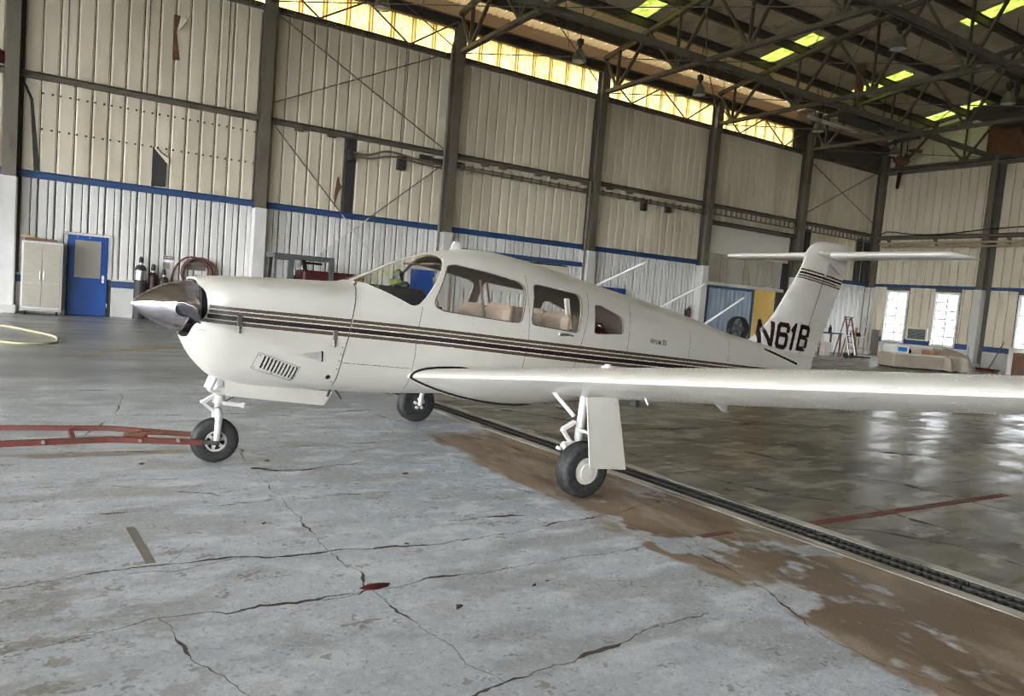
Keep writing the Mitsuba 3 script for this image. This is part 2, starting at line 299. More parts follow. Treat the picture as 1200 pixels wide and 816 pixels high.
# ------------------------------------------------------------------ floor, drain
XD = lambda y: 3.57-0.085*(y-2.13)                      # near edge of the drain channel
drain_c = lambda y: XD(y)+0.12
YD0, YD1 = -7.0, 15.0
slot = Polygon([(XD(YD0), YD0), (XD(YD0)+0.24, YD0), (XD(YD1)+0.24, YD1), (XD(YD1), YD1)])
fl = sbox(LWALL-0.2, FWALL-0.2, RW+0.1, BW+0.1).difference(slot)
struct('floor', mv(ext(fl, 0.3), (0, 0, -0.3)), 'floor', 'worn painted concrete hangar floor')
struct('ground', bx(-160, 160, -160, 160, -0.42, -0.32), 'apron', 'concrete ground outside the hangar')
def jag(pts, w, seed, amp=0.02, step=0.03):
    r = np.random.default_rng(seed); p = np.asarray(pts, float)
    s = np.r_[0, np.cumsum(np.linalg.norm(np.diff(p, axis=0), axis=1))]; q = np.arange(0, s[-1], step)
    x, y = np.interp(q, s, p[:, 0]), np.interp(q, s, p[:, 1])
    k = np.convolve(r.normal(0, 1, len(q)+8), np.ones(5)/5, 'same')[4:-4]; k2 = np.cumsum(r.normal(0, 0.25, len(q))); k2 -= np.linspace(k2[0], k2[-1], len(q))
    d = np.stack([np.gradient(x), np.gradient(y)], 1); d /= np.linalg.norm(d, axis=1, keepdims=True)+1e-9
    nrm = np.stack([-d[:, 1], d[:, 0]], 1); c = np.stack([x, y], 1)+nrm*(amp*k+amp*0.4*k2)[:, None]
    ww = w*np.clip(0.30+1.1*np.maximum(0, np.convolve(r.normal(0, 1, len(q)+14), np.ones(7)/2.6, 'same')[7:-7])**1.5, 0.28, 2.4); ww[0] = ww[-1] = w*0.1
    L, R = c-nrm*ww[:, None]/2, c+nrm*ww[:, None]/2; n = len(q); V = np.vstack([np.c_[L, np.full(n, 0.0008)], np.c_[R, np.full(n, 0.0008)]])
    i = np.arange(n-1); return TM(V, np.vstack([np.stack([i, n+i+1, n+i], 1), np.stack([i, i+1, n+i+1], 1)])[:, ::-1] if False else np.vstack([np.stack([i, i+1, n+i+1], 1)[:, ::-1], np.stack([i, n+i+1, n+i], 1)[:, ::-1]]))
CR = [([(-3, -2.2), (-0.59, -2.13), (-0.16, -2.05), (0.31, -2.05), (0.96, -2.14), (1.55, -2.21), (2.05, -2.18), (2.83, -2.05)], 0.013),
      ([(-0.1, -2.14), (0.12, -2.16), (0.38, -2.08), (0.62, -2.13)], 0.012),
      ([(-0.41, -2.77), (-0.02, -2.66), (0.38, -2.72), (0.96, -2.69), (1.53, -2.68), (2.2, -2.66), (2.77, -2.65)], 0.012),
      ([(0.62, -2.70), (0.80, -2.71), (0.94, -2.68)], 0.014),
      ([(0.88, -1.11), (0.88, -1.6), (0.89, -2.04), (0.93, -2.39), (0.92, -2.67), (0.95, -2.98), (0.99, -3.22), (1.06, -3.55), (1.14, -3.69)], 0.009),
      ([(-0.02, -2.66), (0.10, -3.02), (0.22, -3.38), (0.30, -3.7)], 0.009),
      ([(0.5, -3.86), (0.9, -3.72), (1.12, -3.68), (1.5, -3.62), (2.0, -3.55), (2.4, -3.5)], 0.013),
      ([(-0.72, -0.31), (-0.05, -0.56), (0.73, -1.06)], 0.005),
      ([(-0.9, -1.12), (0.2, -1.16), (0.88, -1.11), (1.7, -1.12), (2.5, -1.2), (2.77, -1.49)], 0.008),
      ([(-2.5, -0.36), (0.33, -0.42), (0.8, -0.38), (1.06, -0.39), (1.76, -0.34), (2.3, -0.4)], 0.008),
      ([(0.85, -0.25), (1.0, -0.36), (1.25, -0.39), (1.6, -0.30), (1.85, -0.22)], 0.03),
      ([(0.95, -0.42), (1.2, -0.40), (1.45, -0.42)], 0.024),
      ([(-3, 0.52), (-0.77, 0.5), (-0.06, 0.46), (0.88, 0.40), (2.45, 0.45), (3.3, 0.5)], 0.007),
      ([(0.88, 0.4), (0.86, -0.4), (0.88, -1.11)], 0.006),
      ([(1.76, -1.86), (2.1, -1.84), (2.35, -1.9)], 0.02), ([(2.78, -1.5), (2.86, -1.95), (3.0, -2.7), (2.92, -3.4), (2.72, -3.95), (2.82, -4.5)], 0.010),
      ([(2.83, -2.05), (3.2, -1.98), (3.6, -1.85)], 0.008), ([(2.62, 1.9), (2.95, 1.0), (3.3, 0.3), (3.5, -0.4), (3.75, -1.6)], 0.010),
      ([(-3, 2.05), (0.5, 2.0), (2.4, 2.1), (3.4, 2.2)], 0.009), ([(-4, 3.7), (-0.2, 3.6), (2.0, 3.65)], 0.012), ([(-0.4, 0.5), (-0.2, 1.2), (0.05, 2.0), (0.2, 3.6)], 0.008),
      ([(1.6, 1.5), (2.1, 0.9), (2.3, 0.5)], 0.007), ([(2.5, 3.6), (3.0, 4.6), (3.2, 6.0)], 0.012),
      ([(4.5, 1.2), (5.2, 0.7), (5.9, -0.2), (6.1, -1.2), (6.5, -2.2), (6.6, -3.4)], 0.016), ([(4.3, -1.7), (4.9, -2.05), (5.3, -2.5), (5.35, -3.2)], 0.014),
      ([(4.0, 2.6), (4.8, 1.6), (5.2, 0.7), (6.4, 0.6), (7.8, 0.75)], 0.016), ([(4.1, 0.9), (4.5, -0.4), (4.6, -1.5), (4.9, -2.05)], 0.018),
      ([(4.2, -2.67), (4.7, -2.95), (5.0, -3.4), (5.05, -4.2)], 0.012), ([(6.0, -0.2), (7.2, -0.5), (8.4, -1.4)], 0.014), ([(5.5, 2.6), (7, 2.4), (9, 2.6)], 0.016),
      ([(5.4, 1.6), (5.45, 3.2), (5.6, 5.0)], 0.014), ([(0.25, -1.72), (0.18, -1.9), (0.05, -2.1)], 0.006), ([(2.1, -1.2), (2.3, -1.24), (2.5, -1.2)], 0.010)]
for i, (pts, w) in enumerate(CR):
    add('floor__crack', jag(pts, w*(0.85 if pts[0][0] < 3.6 else 1.9), 100+i, 0.026), 'crack')
for y0, y1 in ((YD0, YD1),):
    for s, o, w in ((-1, 0.0, 0.10), (1, 0.24, 0.10)):
        a, b = XD(y0)+o, XD(y1)+o
        v = [(a, y0), (a+s*w, y0), (b+s*w, y1), (b, y1)]
        add('floor__drain_edge', prism(v if s > 0 else v[::-1], 0.0005, 0.004), 'kerb')
add('floor__drain_channel', cat(prism([(XD(YD0)-0.02, YD0), (XD(YD0)+0.26, YD0), (XD(YD1)+0.26, YD1), (XD(YD1)-0.02, YD1)], -0.29, -0.20)), 'dark')
tg = thing('trench_drain', 'long cast iron trench drain grating running across the concrete floor under the wing', 'drain')
ang = math.degrees(math.atan(0.085))
def grate(L):
    m = [bx(-0.115, -0.095, 0, L, -0.045, 0.002), bx(0.095, 0.115, 0, L, -0.045, 0.002), bx(-0.012, 0.012, 0, L, -0.045, 0.002)]
    k = int(L/0.05)
    m += [bx(-0.1, 0.1, (i+0.25)*0.05, (i+0.25)*0.05+0.020, -0.04, -0.001) for i in range(k)]
    return cat(*m)
gp = mikit.ply(grate(0.994), 'mat_dark')
for i in range(22):
    y = YD0+0.2+i*1.0
    k = numbered(tg+'__grate')
    scene[k] = {**gp, 'to_world': T().translate([drain_c(y), y, 0]).rotate([0, 0, 1], ang)}
def fstrip(pts, w): 
    p = np.asarray(pts, float); d = p[1]-p[0]; d /= np.linalg.norm(d); n = np.array([-d[1], d[0]])*w/2
    return prism([tuple(p[0]-n), tuple(p[1]-n), tuple(p[1]+n), tuple(p[0]+n)], 0.0006, 0.0016)
add('floor__painted_line', fstrip([(4.34, -2.67), (7.25, -2.66)], 0.085), 'redline', label='faded red line painted on the floor')
add('floor__painted_line', fstrip([(3.25, -2.62), (3.55, -2.61)], 0.06), 'redline', label='short scrap of red line before the drain')
add('floor__painted_line', fstrip([(-0.35, 6.93), (0.23, 7.95)], 0.16), 'yellowline', label='faded yellow line painted on the floor')
add('floor__painted_line', fstrip([(0.15, 7.8), (1.5, 9.1)], 0.30), 'yellowline')
add('floor__tape_strip', fstrip([(-0.04, -1.43), (0.02, -2.02)], 0.045), 'tape', label='strip of old grey brown tape stuck to the floor')
lf = [(0.88, -2.66), (0.93, -2.63), (1.0, -2.625), (1.05, -2.65), (1.02, -2.685), (0.96, -2.70), (0.91, -2.69)]
solo('scrap', xz(TM([[0, 0, 0]], [[0, 0, 0]]), 0) if False else trimesh.convex.convex_hull(np.array([(x, y, 0.001) for x, y in lf]+[(0.93, -2.655, 0.014), (1.0, -2.66, 0.010), (0.965, -2.67, 0.018)])), 'tugred', 'small crumpled dark red scrap lying on the cracked floor', 'scrap', smooth=False)
deb = [(0.66, -1.58, 0.02), (1.25, -3.02, 0.02), (0.13, 0.02, 0.02), (1.02, -0.07, 0.022), (1.73, -2.92, 0.014), (1.95, -0.68, 0.02), (1.35, -2.15, 0.012), (1.83, -2.9, 0.012)]
for x, y, s in deb:
    r = np.random.default_rng(int(x*1000)); pts = np.c_[x+r.uniform(-s, s, 9)*1.4, y+r.uniform(-s, s, 9), r.uniform(0.001, s*0.5, 9)]; pts[:4, 2] = 0.0008
    solo('debris_crumb', trimesh.convex.convex_hull(pts), 'dark', 'tiny dark crumb of debris on the open grey floor', 'debris', 'crumbs of debris scattered on the grey floor')

# ------------------------------------------------------------------ back wall
ZB, ZG, ZT, ZE = 3.55, 6.03, 9.18, 10.12
OPEN_B = (22.85, 28.1)                                   # the opened up bay at the back
struct('wall_back', cat(bx(LWALL, OPEN_B[0], BW, BW+0.15, 0, ZT), bx(OPEN_B[0], OPEN_B[1], BW, BW+0.15, 5.2, ZT), bx(OPEN_B[1], RW+0.15, BW, BW+0.15, 0, ZT),
       bx(LWALL, RW+0.15, BW, BW+0.15, ZE, 11.2), bx(27.45, RW+0.15, BW, BW+0.15, ZT, ZE)), 'panelback', 'back wall of white painted ribbed metal sheets')
NP = 15
for b in range(-1, 6):
    c0 = BAY0+b*BAY; e0, e1 = c0+0.23, c0+BAY-0.16; w = (e1-e0)/NP
    for i in range(NP):
        u0, u1 = e0+i*w, e0+(i+1)*w
        add('wall_back__upper_panel', on_back(panel(u0, u1, ZG+0.02, ZT-0.02, 0.05)), 'panelup')
        if b == 4:
            add('wall_back__middle_panel', on_back(panel(u0, u1, 5.26, ZG-0.02, 0.05)), 'panelup'); continue
        if b == 1 and 6.85 < (u0+u1)/2 < 7.33: 
            add('wall_back__middle_panel', on_back(panel(u0, u1, ZB+0.05, ZG-0.1, 0.02)), 'dark', label='missing panel showing dark backing'); add('wall_back__lower_panel', on_back(rib_panel(u0, u1, 0, ZB-0.06, 0.05)), 'panellow'); continue
        add('wall_back__middle_panel', on_back(panel(u0, u1, ZB+0.05, ZG-0.02, 0.05)), 'panelup')
        z0 = 0.0
        if b == 0:                                   # door and kick boards between the first two columns
            if u0 >= 0.3 and u1 < 4.2: z0 = 1.02
            if u1 > -0.60 and u0 < 0.54:
                add('wall_back__lower_panel', on_back(rib_panel(u0, u1, 2.2, ZB-0.06, 0.05)), 'panellow')
                if u0 < -0.64: add('wall_back__lower_panel', on_back(panel(u0, -0.595, 0.0, 2.2, 0.05)), 'panellow')
                if u1 > 0.58: add('wall_back__lower_panel', on_back(panel(0.545, u1, 1.02, 2.2, 0.05)), 'panellow')
                continue
        add('wall_back__lower_panel', on_back(rib_panel(u0, u1, z0, ZB-0.06, 0.05)), 'panellow')
# kick boards: white board, blue stripe
for u0, u1 in ((0.545, 4.08), (-1.60, -0.60)):
    add('wall_back__kick_board', on_back(bev(u0, u1, 0, 0.05, 0, 0.80, 0.004)), 'pier', label='white painted kick board')
    add('wall_back__blue_stripe', on_back(bev(u0, u1, 0, 0.06, 0.80, 0.98, 0.004)), 'trimblue')
    add('wall_back__ledge', on_back(bev(u0, u1, 0, 0.10, 0.98, 1.03, 0.006)), 'pier')
for k, c in enumerate(COLS+[34.45]):
    key = add('wall_back__column', on_back(hcol(c, 0, 10.2, 0.30 if k < 7 else 0.40, 0.34)), 'steel', label='dark steel column')
    add(key+'__pier', on_back(bev(c-0.18, c+0.18, 0.02, 0.46, 0, 3.42, 0.02)), 'pier', label='white painted pier around the column foot')
    add(key+'__plinth', on_back(bev(c-0.24, c+0.24, 0.02, 0.62, 0, 0.20, 0.02)), 'pier')
    if c > -8: add(key+'__flange_plate', on_back(bx(c-0.17, c+0.17, 0.39, 0.41, 8.95, 10.25)), 'steel')
def cchan(u0, u1, z0, z1, n0, n1, t=0.02):
    return cat(bx(u0, u1, n0, n1, z1-t, z1), bx(u0, u1, n0, n1, z0, z0+t), bx(u0, u1, n0, n0+t, z0, z1))
for b in range(-1, 6):
    u0, u1 = BAY0+b*BAY+0.15, BAY0+(b+1)*BAY-0.15
    add('wall_back__girt', on_back(cchan(u0, u1, ZG-0.09, ZG+0.07, 0.05, 0.22)), 'steel', label='dark steel girt')
    if b != 4: add('wall_back__blue_trim', on_back(cchan(u0, u1, ZB-0.09, ZB+0.09, 0.05, 0.17)), 'trimblue', label='blue painted rail')
    add('wall_back__top_girt', on_back(cchan(u0, u1, ZT-0.08, ZT+0.08, 0.05, 0.20)), 'steel')
    add('wall_back__eave_beam', on_back(cat(bx(u0-0.15, u1+0.15, 0.0, 0.22, ZE-0.02, ZE+0.05), bx(u0-0.15, u1+0.15, 0.0, 0.22, ZE+0.30, ZE+0.36), bx(u0-0.15, u1+0.15, 0.0, 0.06, ZE, ZE+0.36))), 'purlin', label='dark eave beam')
    add('wall_back__eave_infill', on_back(bx(u0-0.15, u1+0.15, 0.0, 0.04, ZE+0.36, 10.97)), 'cardboard', label='tan strip between the eave beam and the roof')
    if b < 5:
        u1c = u1 if b < 4 else 27.45
        n = 8; w = (u1c-u0)/n
        for i in range(n):
            a = u0+i*w+0.035; q = np.linspace(0, w-0.06, 13)
            zz = np.array([ZT+0.02, ZE]); v = []; 
            for z in zz: v += [[a+s, 0.07+0.012*math.cos(s*math.pi*2/((w-0.06)/6)), z] for s in q]
            m = len(q); f = []
            for j in range(m-1): f += [[j, j+1, m+j+1], [j, m+j+1, m+j]]
            add('wall_back__translucent_panel', on_back(TM(v, f)), 'fibreglass', label='translucent yellowed clerestory sheet' if i == 0 and b == -1 else None)
            add('wall_back__lap_strip', on_back(TM([[a-0.10, 0.055, ZT], [a+0.05, 0.055, ZT], [a+0.05, 0.055, ZE], [a-0.10, 0.055, ZE]], [[0, 1, 2], [0, 2, 3]])), 'lapstrip')
add('wall_back__blanking_panel', on_back(bx(27.5, 28.35, 0.0, 0.08, ZT+0.08, ZE)), 'steel')
# zigzag bracing rods before the clerestory
for b in (0, 1, 3, 4, 5):
    u0 = BAY0+b*BAY
    for s, e in (((u0+0.15, ZT+0.9), (u0+1.4, ZT+0.05)), ((u0+1.4, ZT+0.05), (u0+2.85, ZE)), ((u0+2.85, ZE), (u0+4.29, ZT)), ((u0+4.29, ZT), (u0+5.95, ZE+0.2))):
        add('wall_back__brace_rod', on_back(cyl((s[0], 0.24, s[1]), (e[0], 0.24, e[1]), 0.028, 6)), 'steel')
for s, e in (((4.4, 9.05), (10.25, 6.0)), ((4.45, 6.5), (10.2, 9.35)), ((4.45, 5.95), (8.6, 1.55)), ((10.1, 5.7), (4.5, 0.9)), ((28.65, 8.8), (34.3, 6.45)), ((28.7, 6.45), (34.3, 9.35)), ((28.7, 9.0), (34.2, 9.35))):
    zm = e[1]
    t_ = (s[1]-3.55)/(s[1]-e[1]) if e[1] < 3 else 1.0; q = (s[0]+t_*(e[0]-s[0]), s[1]+t_*(e[1]-s[1]))
    k_ = add('wall_back__cross_rod', on_back(cyl((s[0], 0.30, s[1]), (q[0], 0.30, q[1]), 0.020, 6)), 'steel', label='thin diagonal bracing rod')
    if t_ < 1: add(k_+'__painted_end', on_back(cyl((q[0], 0.30, q[1]), (e[0], 0.30, e[1]), 0.020, 6)), 'pier')
# seams, torn places
for u in (1.19, -0.66, 3.2, 8.56):
    add('wall_back__lap_seam', on_back(bx(u-0.012, u+0.012, 0.045, 0.058, ZG+0.02, ZT-0.02)), 'steel')
def vhole(poly, key, m, n=0.056, lab=None):
    g = Polygon(poly); q = ext(g, 0.004); v = np.array(q.vertices)
    add(key, on_back(TM(np.stack([v[:, 0], n+v[:, 2], v[:, 1]], 1), np.asarray(q.faces)[:, ::-1])), m, label=lab)
vhole([(1.76, 8.36), (1.93, 8.36), (1.90, 8.05), (1.84, 7.9), (1.90, 7.6), (1.96, 7.17), (1.78, 7.15)], 'wall_back__torn_hole', 'rust', lab='torn hole showing brown insulation')
vhole([(1.40, 4.74), (1.58, 4.66), (1.77, 4.52), (1.76, 3.68), (1.40, 3.66)], 'wall_back__torn_hole', 'dark', lab='hole of a missing sheet showing grey outside')
vhole([(6.53, 3.72), (6.62, 4.2), (6.74, 4.42), (6.66, 4.52), (6.62, 4.72), (6.57, 4.7), (6.50, 4.1)], 'wall_back__torn_hole', 'rust', lab='narrow torn split with brown edge')
vhole([(-1.60, 5.85), (-1.55, 5.84), (-1.36, 5.45), (-1.17, 3.66), (-1.30, 3.66), (-1.42, 5.40)], 'wall_back__torn_hole', 'dark', lab='long dark split beside the column')
add('wall_back__torn_flap', on_back(trimesh.convex.convex_hull(np.array([(1.93, 0.05, 8.36), (2.10, 0.14, 8.28), (1.86, 0.06, 7.92), (1.93, 0.09, 8.2), (2.02, 0.12, 8.12)]))), 'panelup')
add('wall_back__torn_flap', on_back(trimesh.convex.convex_hull(np.array([(1.40, 0.05, 4.78), (1.80, 0.13, 4.45), (1.80, 0.10, 4.28), (1.60, 0.12, 4.56), (1.45, 0.06, 4.68)]))), 'panelup')
# bolts and washers in rows on the middle sheets of the first bay: countless small dots
rv = []
for i in range(15):
    for z in (5.62-0.0*i, 4.72-0.0*i):
        for s in (0.10, 0.31):
            u = BAY0+0.16+i*(BAY-0.32)/15+s
            if -1.3 < u: rv.append(bx(u-0.024, u+0.024, 0.05, 0.066, z-0.024, z+0.024))
k_ = add('wall_back__bolt_heads', on_back(cat(*rv)), 'dark'); labels[k_] = {'kind': 'stuff'}
# conduits under the girt
add('wall_back__conduit', on_back(tube(spline([(7.0, 0.27, 5.50), (7.5, 0.27, 5.52), (7.95, 0.27, 5.70), (8.6, 0.27, 5.70), (9.3, 0.27, 5.64), (10.15, 0.27, 5.62)], 24), 0.035, 6)), 'steel')
add('wall_back__conduit', on_back(tube(spline([(7.0, 0.27, 5.40), (7.6, 0.27, 5.42), (8.05, 0.27, 5.56), (8.7, 0.27, 5.57), (9.3, 0.27, 5.53), (10.15, 0.27, 5.50)], 24), 0.03, 6)), 'steel')
for b, zz in ((2, (5.70, 5.60)), (3, (5.72, 5.62))):
    for z in zz: add('wall_back__conduit', on_back(cyl((BAY0+b*BAY+0.1, 0.27, z), (BAY0+(b+1)*BAY-0.1, 0.27, z-0.03), 0.028, 6)), 'steel')
    for i in range(14): add('wall_back__conduit_clip', on_back(bx(BAY0+b*BAY+0.4+i*0.4, BAY0+b*BAY+0.43+i*0.4, 0.2, 0.31, zz[1]-0.06, zz[0]+0.05)), 'steel')
for u, z, w, h in ((6.95, 5.42, 0.22, 0.34), (8.62, 5.45, 0.30, 0.44), (9.45, 5.78, 0.42, 0.14), (9.9, 5.72, 0.34, 0.18), (10.75, 5.72, 0.28, 0.20), (19.0, 5.50, 0.25, 0.42), (20.3, 5.52, 0.25, 0.26)):
    add('wall_back__junction_box', on_back(bev(u-w/2, u+w/2, 0.05, 0.20, z-h/2, z+h/2, 0.01)), 'dark')
for u in (5.3, 6.3, 11.7, 12.4, 13.9, 14.6, 16.0, 17.2, 18.2):
    add('wall_back__girt_bracket', on_back(bev(u-0.14, u+0.14, 0.06, 0.2, ZG-0.17, ZG-0.09, 0.01)), 'steel')
for u in (10.02, 16.15):
    add('wall_back__downpipe', on_back(tube(spline([(u, 0.36, 2.0), (u, 0.36, 5.5), (u, 0.36, 9.0), (u+0.02, 0.36, 9.5), (u+0.12, 0.36, 9.75), (u+0.3, 0.36, 9.8)] if u < 12 else [(u, 0.3, 2.0), (u, 0.3, 6)], 30), 0.045, 8)), 'steellight', smooth=40)
# ladder like cable trays in the last bays
for u0, u1, z0, z1 in ((22.75, 28.35, 5.62, 6.0), (28.85, 34.2, 5.62, 5.98)):
    t = add('wall_back__cable_tray', on_back(cat(bx(u0, u1, 0.26, 0.30, z1-0.05, z1), bx(u0, u1, 0.26, 0.30, z0, z0+0.05))), 'steel', label='ladder shaped cable tray')
    n = 18
    for i in range(n):
        u = u0+0.1+i*(u1-u0-0.2)/(n-1); add(t+'__rung', on_back(bx(u-0.018, u+0.018, 0.26, 0.30, z0, z1)), 'steel')
add('wall_back__girt', on_back(cchan(22.7, 28.3, 5.22, 5.40, 0.05, 0.26)), 'steel')
for u in (29.2, 33.3, 33.9): add('wall_back__wall_post', on_back(bx(u-0.16, u+0.16, 0.06, 0.2, 3.6, 5.75)), 'dark')

# the opened bay: white header, plastic strips, blue sliding door, doorway into the yellow store room
add('wall_back__header_panel', on_back(bev(22.8, 28.1, -0.02, 0.06, 4.03, 5.24, 0.01)), 'cream', label='plain cream header board over the strip curtain')
for i in range(26):
    u = 22.82+i*0.186; a = math.radians(rng.uniform(-14, 14))
    add('wall_back__curtain_strip', on_back(prism([(u, 0.05+0.02*(i % 2)), (u+0.19*math.cos(a), 0.05+0.02*(i % 2)+0.19*math.sin(a)), (u+0.19*math.cos(a), 0.056+0.02*(i % 2)+0.19*math.sin(a)), (u, 0.056+0.02*(i % 2))], 2.80+rng.uniform(0, 0.02), 4.03)), 'strips')
add('wall_back__door_track', on_back(bev(22.8, 27.8, 0.10, 0.24, 2.66, 2.80, 0.01)), 'pier')
d = add('wall_back__sliding_door', on_back(bx(23.0, 25.95, 0.06, 0.10, 0.02, 2.64)), 'bluegrey', label='pale blue ribbed sliding door')
for i in range(10): add(d+'__rib', on_back(panel(23.08+i*0.28, 23.08+(i+1)*0.28, 0.1, 2.56, 0.05, 0.03, 0.05, 0.10)), 'bluegrey')
for u in (23.02, 25.9): add(d+'__stile', on_back(bx(u-0.05, u+0.05, 0.10, 0.16, 0.02, 2.64)), 'trimblue')
add(d+'__rail', on_back(bx(22.97, 25.95, 0.10, 0.16, 2.54, 2.66)), 'trimblue')
add('wall_back__lower_panel', on_back(bx(22.8, 23.0, 0.0, 0.08, 0, 2.7)), 'panellow'); add('wall_back__lower_panel', on_back(bx(27.55, 28.2, 0.0, 0.08, 0, 4.03)), 'dark')
struct('wall_store', cat(bx(22.6, 22.75, BW+0.15, BW+4.2, 0, 5.3), bx(28.2, 28.35, BW+0.15, BW+4.2, 0, 5.3), bx(22.6, 26.0, BW+4.05, BW+4.2, 0, 5.3), bx(27.0, 28.35, BW+4.05, BW+4.2, 0, 5.3), bx(26.0, 27.0, BW+4.05, BW+4.2, 0, 0.9), bx(26.0, 27.0, BW+4.05, BW+4.2, 1.9, 5.3), bx(22.6, 28.35, BW+0.15, BW+4.2, 5.25, 5.4)), 'storewall', 'yellow walls of the store room behind the opened bay')
struct('floor_store', bx(22.6, 28.35, BW+0.1, BW+4.2, -0.1, -0.004), 'kerb')
struct('window_1', cat(*[bx(*q, BW+4.0, BW+4.06, *z) for q, z in (((26.0, 27.0), (0.88, 0.94)), ((26.0, 27.0), (1.86, 1.92)), ((26.0, 26.06), (0.9, 1.9)), ((26.94, 27.0), (0.9, 1.9)), ((26.47, 26.53), (0.9, 1.9)))]), 'white', 'small bright window in the store room')
lt = solo('strip_light', bev(24.2, 26.6, BW+1.6, BW+1.75, 5.08, 5.16, 0.01), 'white', 'white strip light on the store room ceiling behind the opened bay', 'lamp')
scene[lt+'__tube'] = {**mikit.ply(cyl((24.3, BW+1.675, 5.05), (26.5, BW+1.675, 5.05), 0.025, 8), 'mat_white'), 'emitter': {'type': 'area', 'radiance': rgb(2.6, 2.3, 1.5)}}

# ------------------------------------------------------------------ right wall (u = distance from the back wall)
WINS = [(1.04, 2.17), (3.45, 4.59), (7.03, 8.17)]
COLR = [BW-11.0, BW-5.35, BW+0.3]
bk = sbox(-0.1, 0, BW-FWALL, ZT)
for a, b in WINS: bk = bk.difference(sbox(a, 0.76, b, 3.33))
v = ext(bk, 0.15); q = np.array(v.vertices); v = TM(np.stack([q[:, 0], -0.15+q[:, 2], q[:, 1]], 1), np.asarray(v.faces)[:, ::-1])
struct('wall_right', on_right(v), 'panelback', 'right gable wall of cream painted sheets with three tall windows')
cr = [0.0, 5.66, 11.3, 16.95]
for b in range(3):
    e0, e1 = cr[b]+0.18, cr[b+1]-0.18; n = 14; w = (e1-e0)/n
    for i in range(n):
        u0, u1 = e0+i*w, e0+(i+1)*w
        add('wall_right__upper_panel', on_right(panel(u0, u1, ZG+0.02, ZT-0.02, 0.05)), 'panelup')
        add('wall_right__middle_panel', on_right(panel(u0, u1, ZB+0.05, ZG-0.02, 0.05)), 'panelup')
        segs = [(u0, u1)]
        for a, c in WINS:
            segs = [s for p in segs for s in (((p[0], min(p[1], a-0.03)), (max(p[0], c+0.03), p[1])) if p[1] > a-0.03 and p[0] < c+0.03 else (p,)) if s[1]-s[0] > 0.05]
        for s in segs: add('wall_right__lower_panel', on_right(panel(s[0], s[1], 0.98, ZB-0.06, 0.05)), 'panelup')
    add('wall_right__girt', on_right(cchan(e0, e1, ZG-0.20, ZG-0.02, 0.05, 0.22)), 'steel')
    add('wall_right__blue_trim', on_right(cchan(e0, e1, ZB-0.07, ZB+0.07, 0.05, 0.16)), 'trimblue', label='blue painted rail')
    add('wall_right__top_girt', on_right(cat(bx(e0-0.2, e1+0.2, 0.05, 0.30, ZT-0.02, ZT+0.02), bx(e0-0.2, e1+0.2, 0.05, 0.10, ZT-0.12, ZT+0.14), bx(e0-0.2, e1+0.2, 0.05, 0.26, ZT+0.10, ZT+0.14))), 'steellight')
    # below the windows: masonry band with a blue stripe, split around the window feet
    add('wall_right__kick_board', on_right(bx(e0, e1, 0, 0.07, 0, 0.74)), 'pier')
    for p in [(e0, e1)]:
        segs = [p]
        for a, c in WINS: segs = [s for q_ in segs for s in (((q_[0], min(q_[1], a-0.03)), (max(q_[0], c+0.03), q_[1])) if q_[1] > a and q_[0] < c else (q_,)) if s[1]-s[0] > 0.02]
        for s in segs: add('wall_right__blue_stripe', on_right(bev(s[0], s[1], 0, 0.09, 0.74, 0.96, 0.004)), 'trimblue')
for u in (5.50, 11.2):
    key = add('wall_right__column', on_right(hcol(u+0.0, 0, 9.5, 0.28, 0.32)), 'steel', label='dark steel column')
    add(key+'__pier', on_right(bev(u-0.17, u+0.17, 0.02, 0.42, 0, 3.48, 0.02)), 'pier', label='cream painted pier around the column foot')
    add(key+'__plinth', on_right(bev(u-0.28, u+0.28, 0.02, 0.60, 0, 0.16, 0.02)), 'pier')
for i, (a, b) in enumerate(WINS):
    W = struct('window', None) if False else f'window_{i+2}'
    fr = cat(bx(a, b, -0.1, 0.07, 0.76, 0.83), bx(a, b, -0.1, 0.07, 3.26, 3.33), bx(a, a+0.07, -0.1, 0.07, 0.76, 3.33), bx(b-0.07, b, -0.1, 0.07, 0.76, 3.33))
    scene[W] = mikit.ply(on_right(fr), 'mat_white'); labels[W] = {'kind': 'structure', 'label': 'tall white sash window on the right gable wall'}
    for z0, z1, n_ in ((2.03, 3.26, -0.02), (0.83, 2.07, -0.06)):
        s = add(W+'__sash', on_right(cat(bx(a+0.06, b-0.06, n_, n_+0.035, z0, z0+0.05), bx(a+0.06, b-0.06, n_, n_+0.035, z1-0.05, z1), bx(a+0.06, a+0.11, n_, n_+0.035, z0, z1), bx(b-0.11, b-0.06, n_, n_+0.035, z0, z1))), 'white')
        m = (a+b)/2; h = (z1-z0)/3
        add(s+'__muntin', on_right(bx(m-0.026, m+0.026, n_+0.005, n_+0.03, z0+0.04, z1-0.04)), 'white')
        for k in (1, 2): add(s+'__muntin', on_right(bx(a+0.1, b-0.1, n_+0.005, n_+0.03, z0+k*h-0.026, z0+k*h+0.026)), 'white')
        add(s+'__pane', on_right(TM([[a+0.1, n_+0.015, z0+0.04], [b-0.1, n_+0.015, z0+0.04], [b-0.1, n_+0.015, z1-0.04], [a+0.1, n_+0.015, z1-0.04]], [[0, 1, 2], [0, 2, 3]])), 'windowpane')
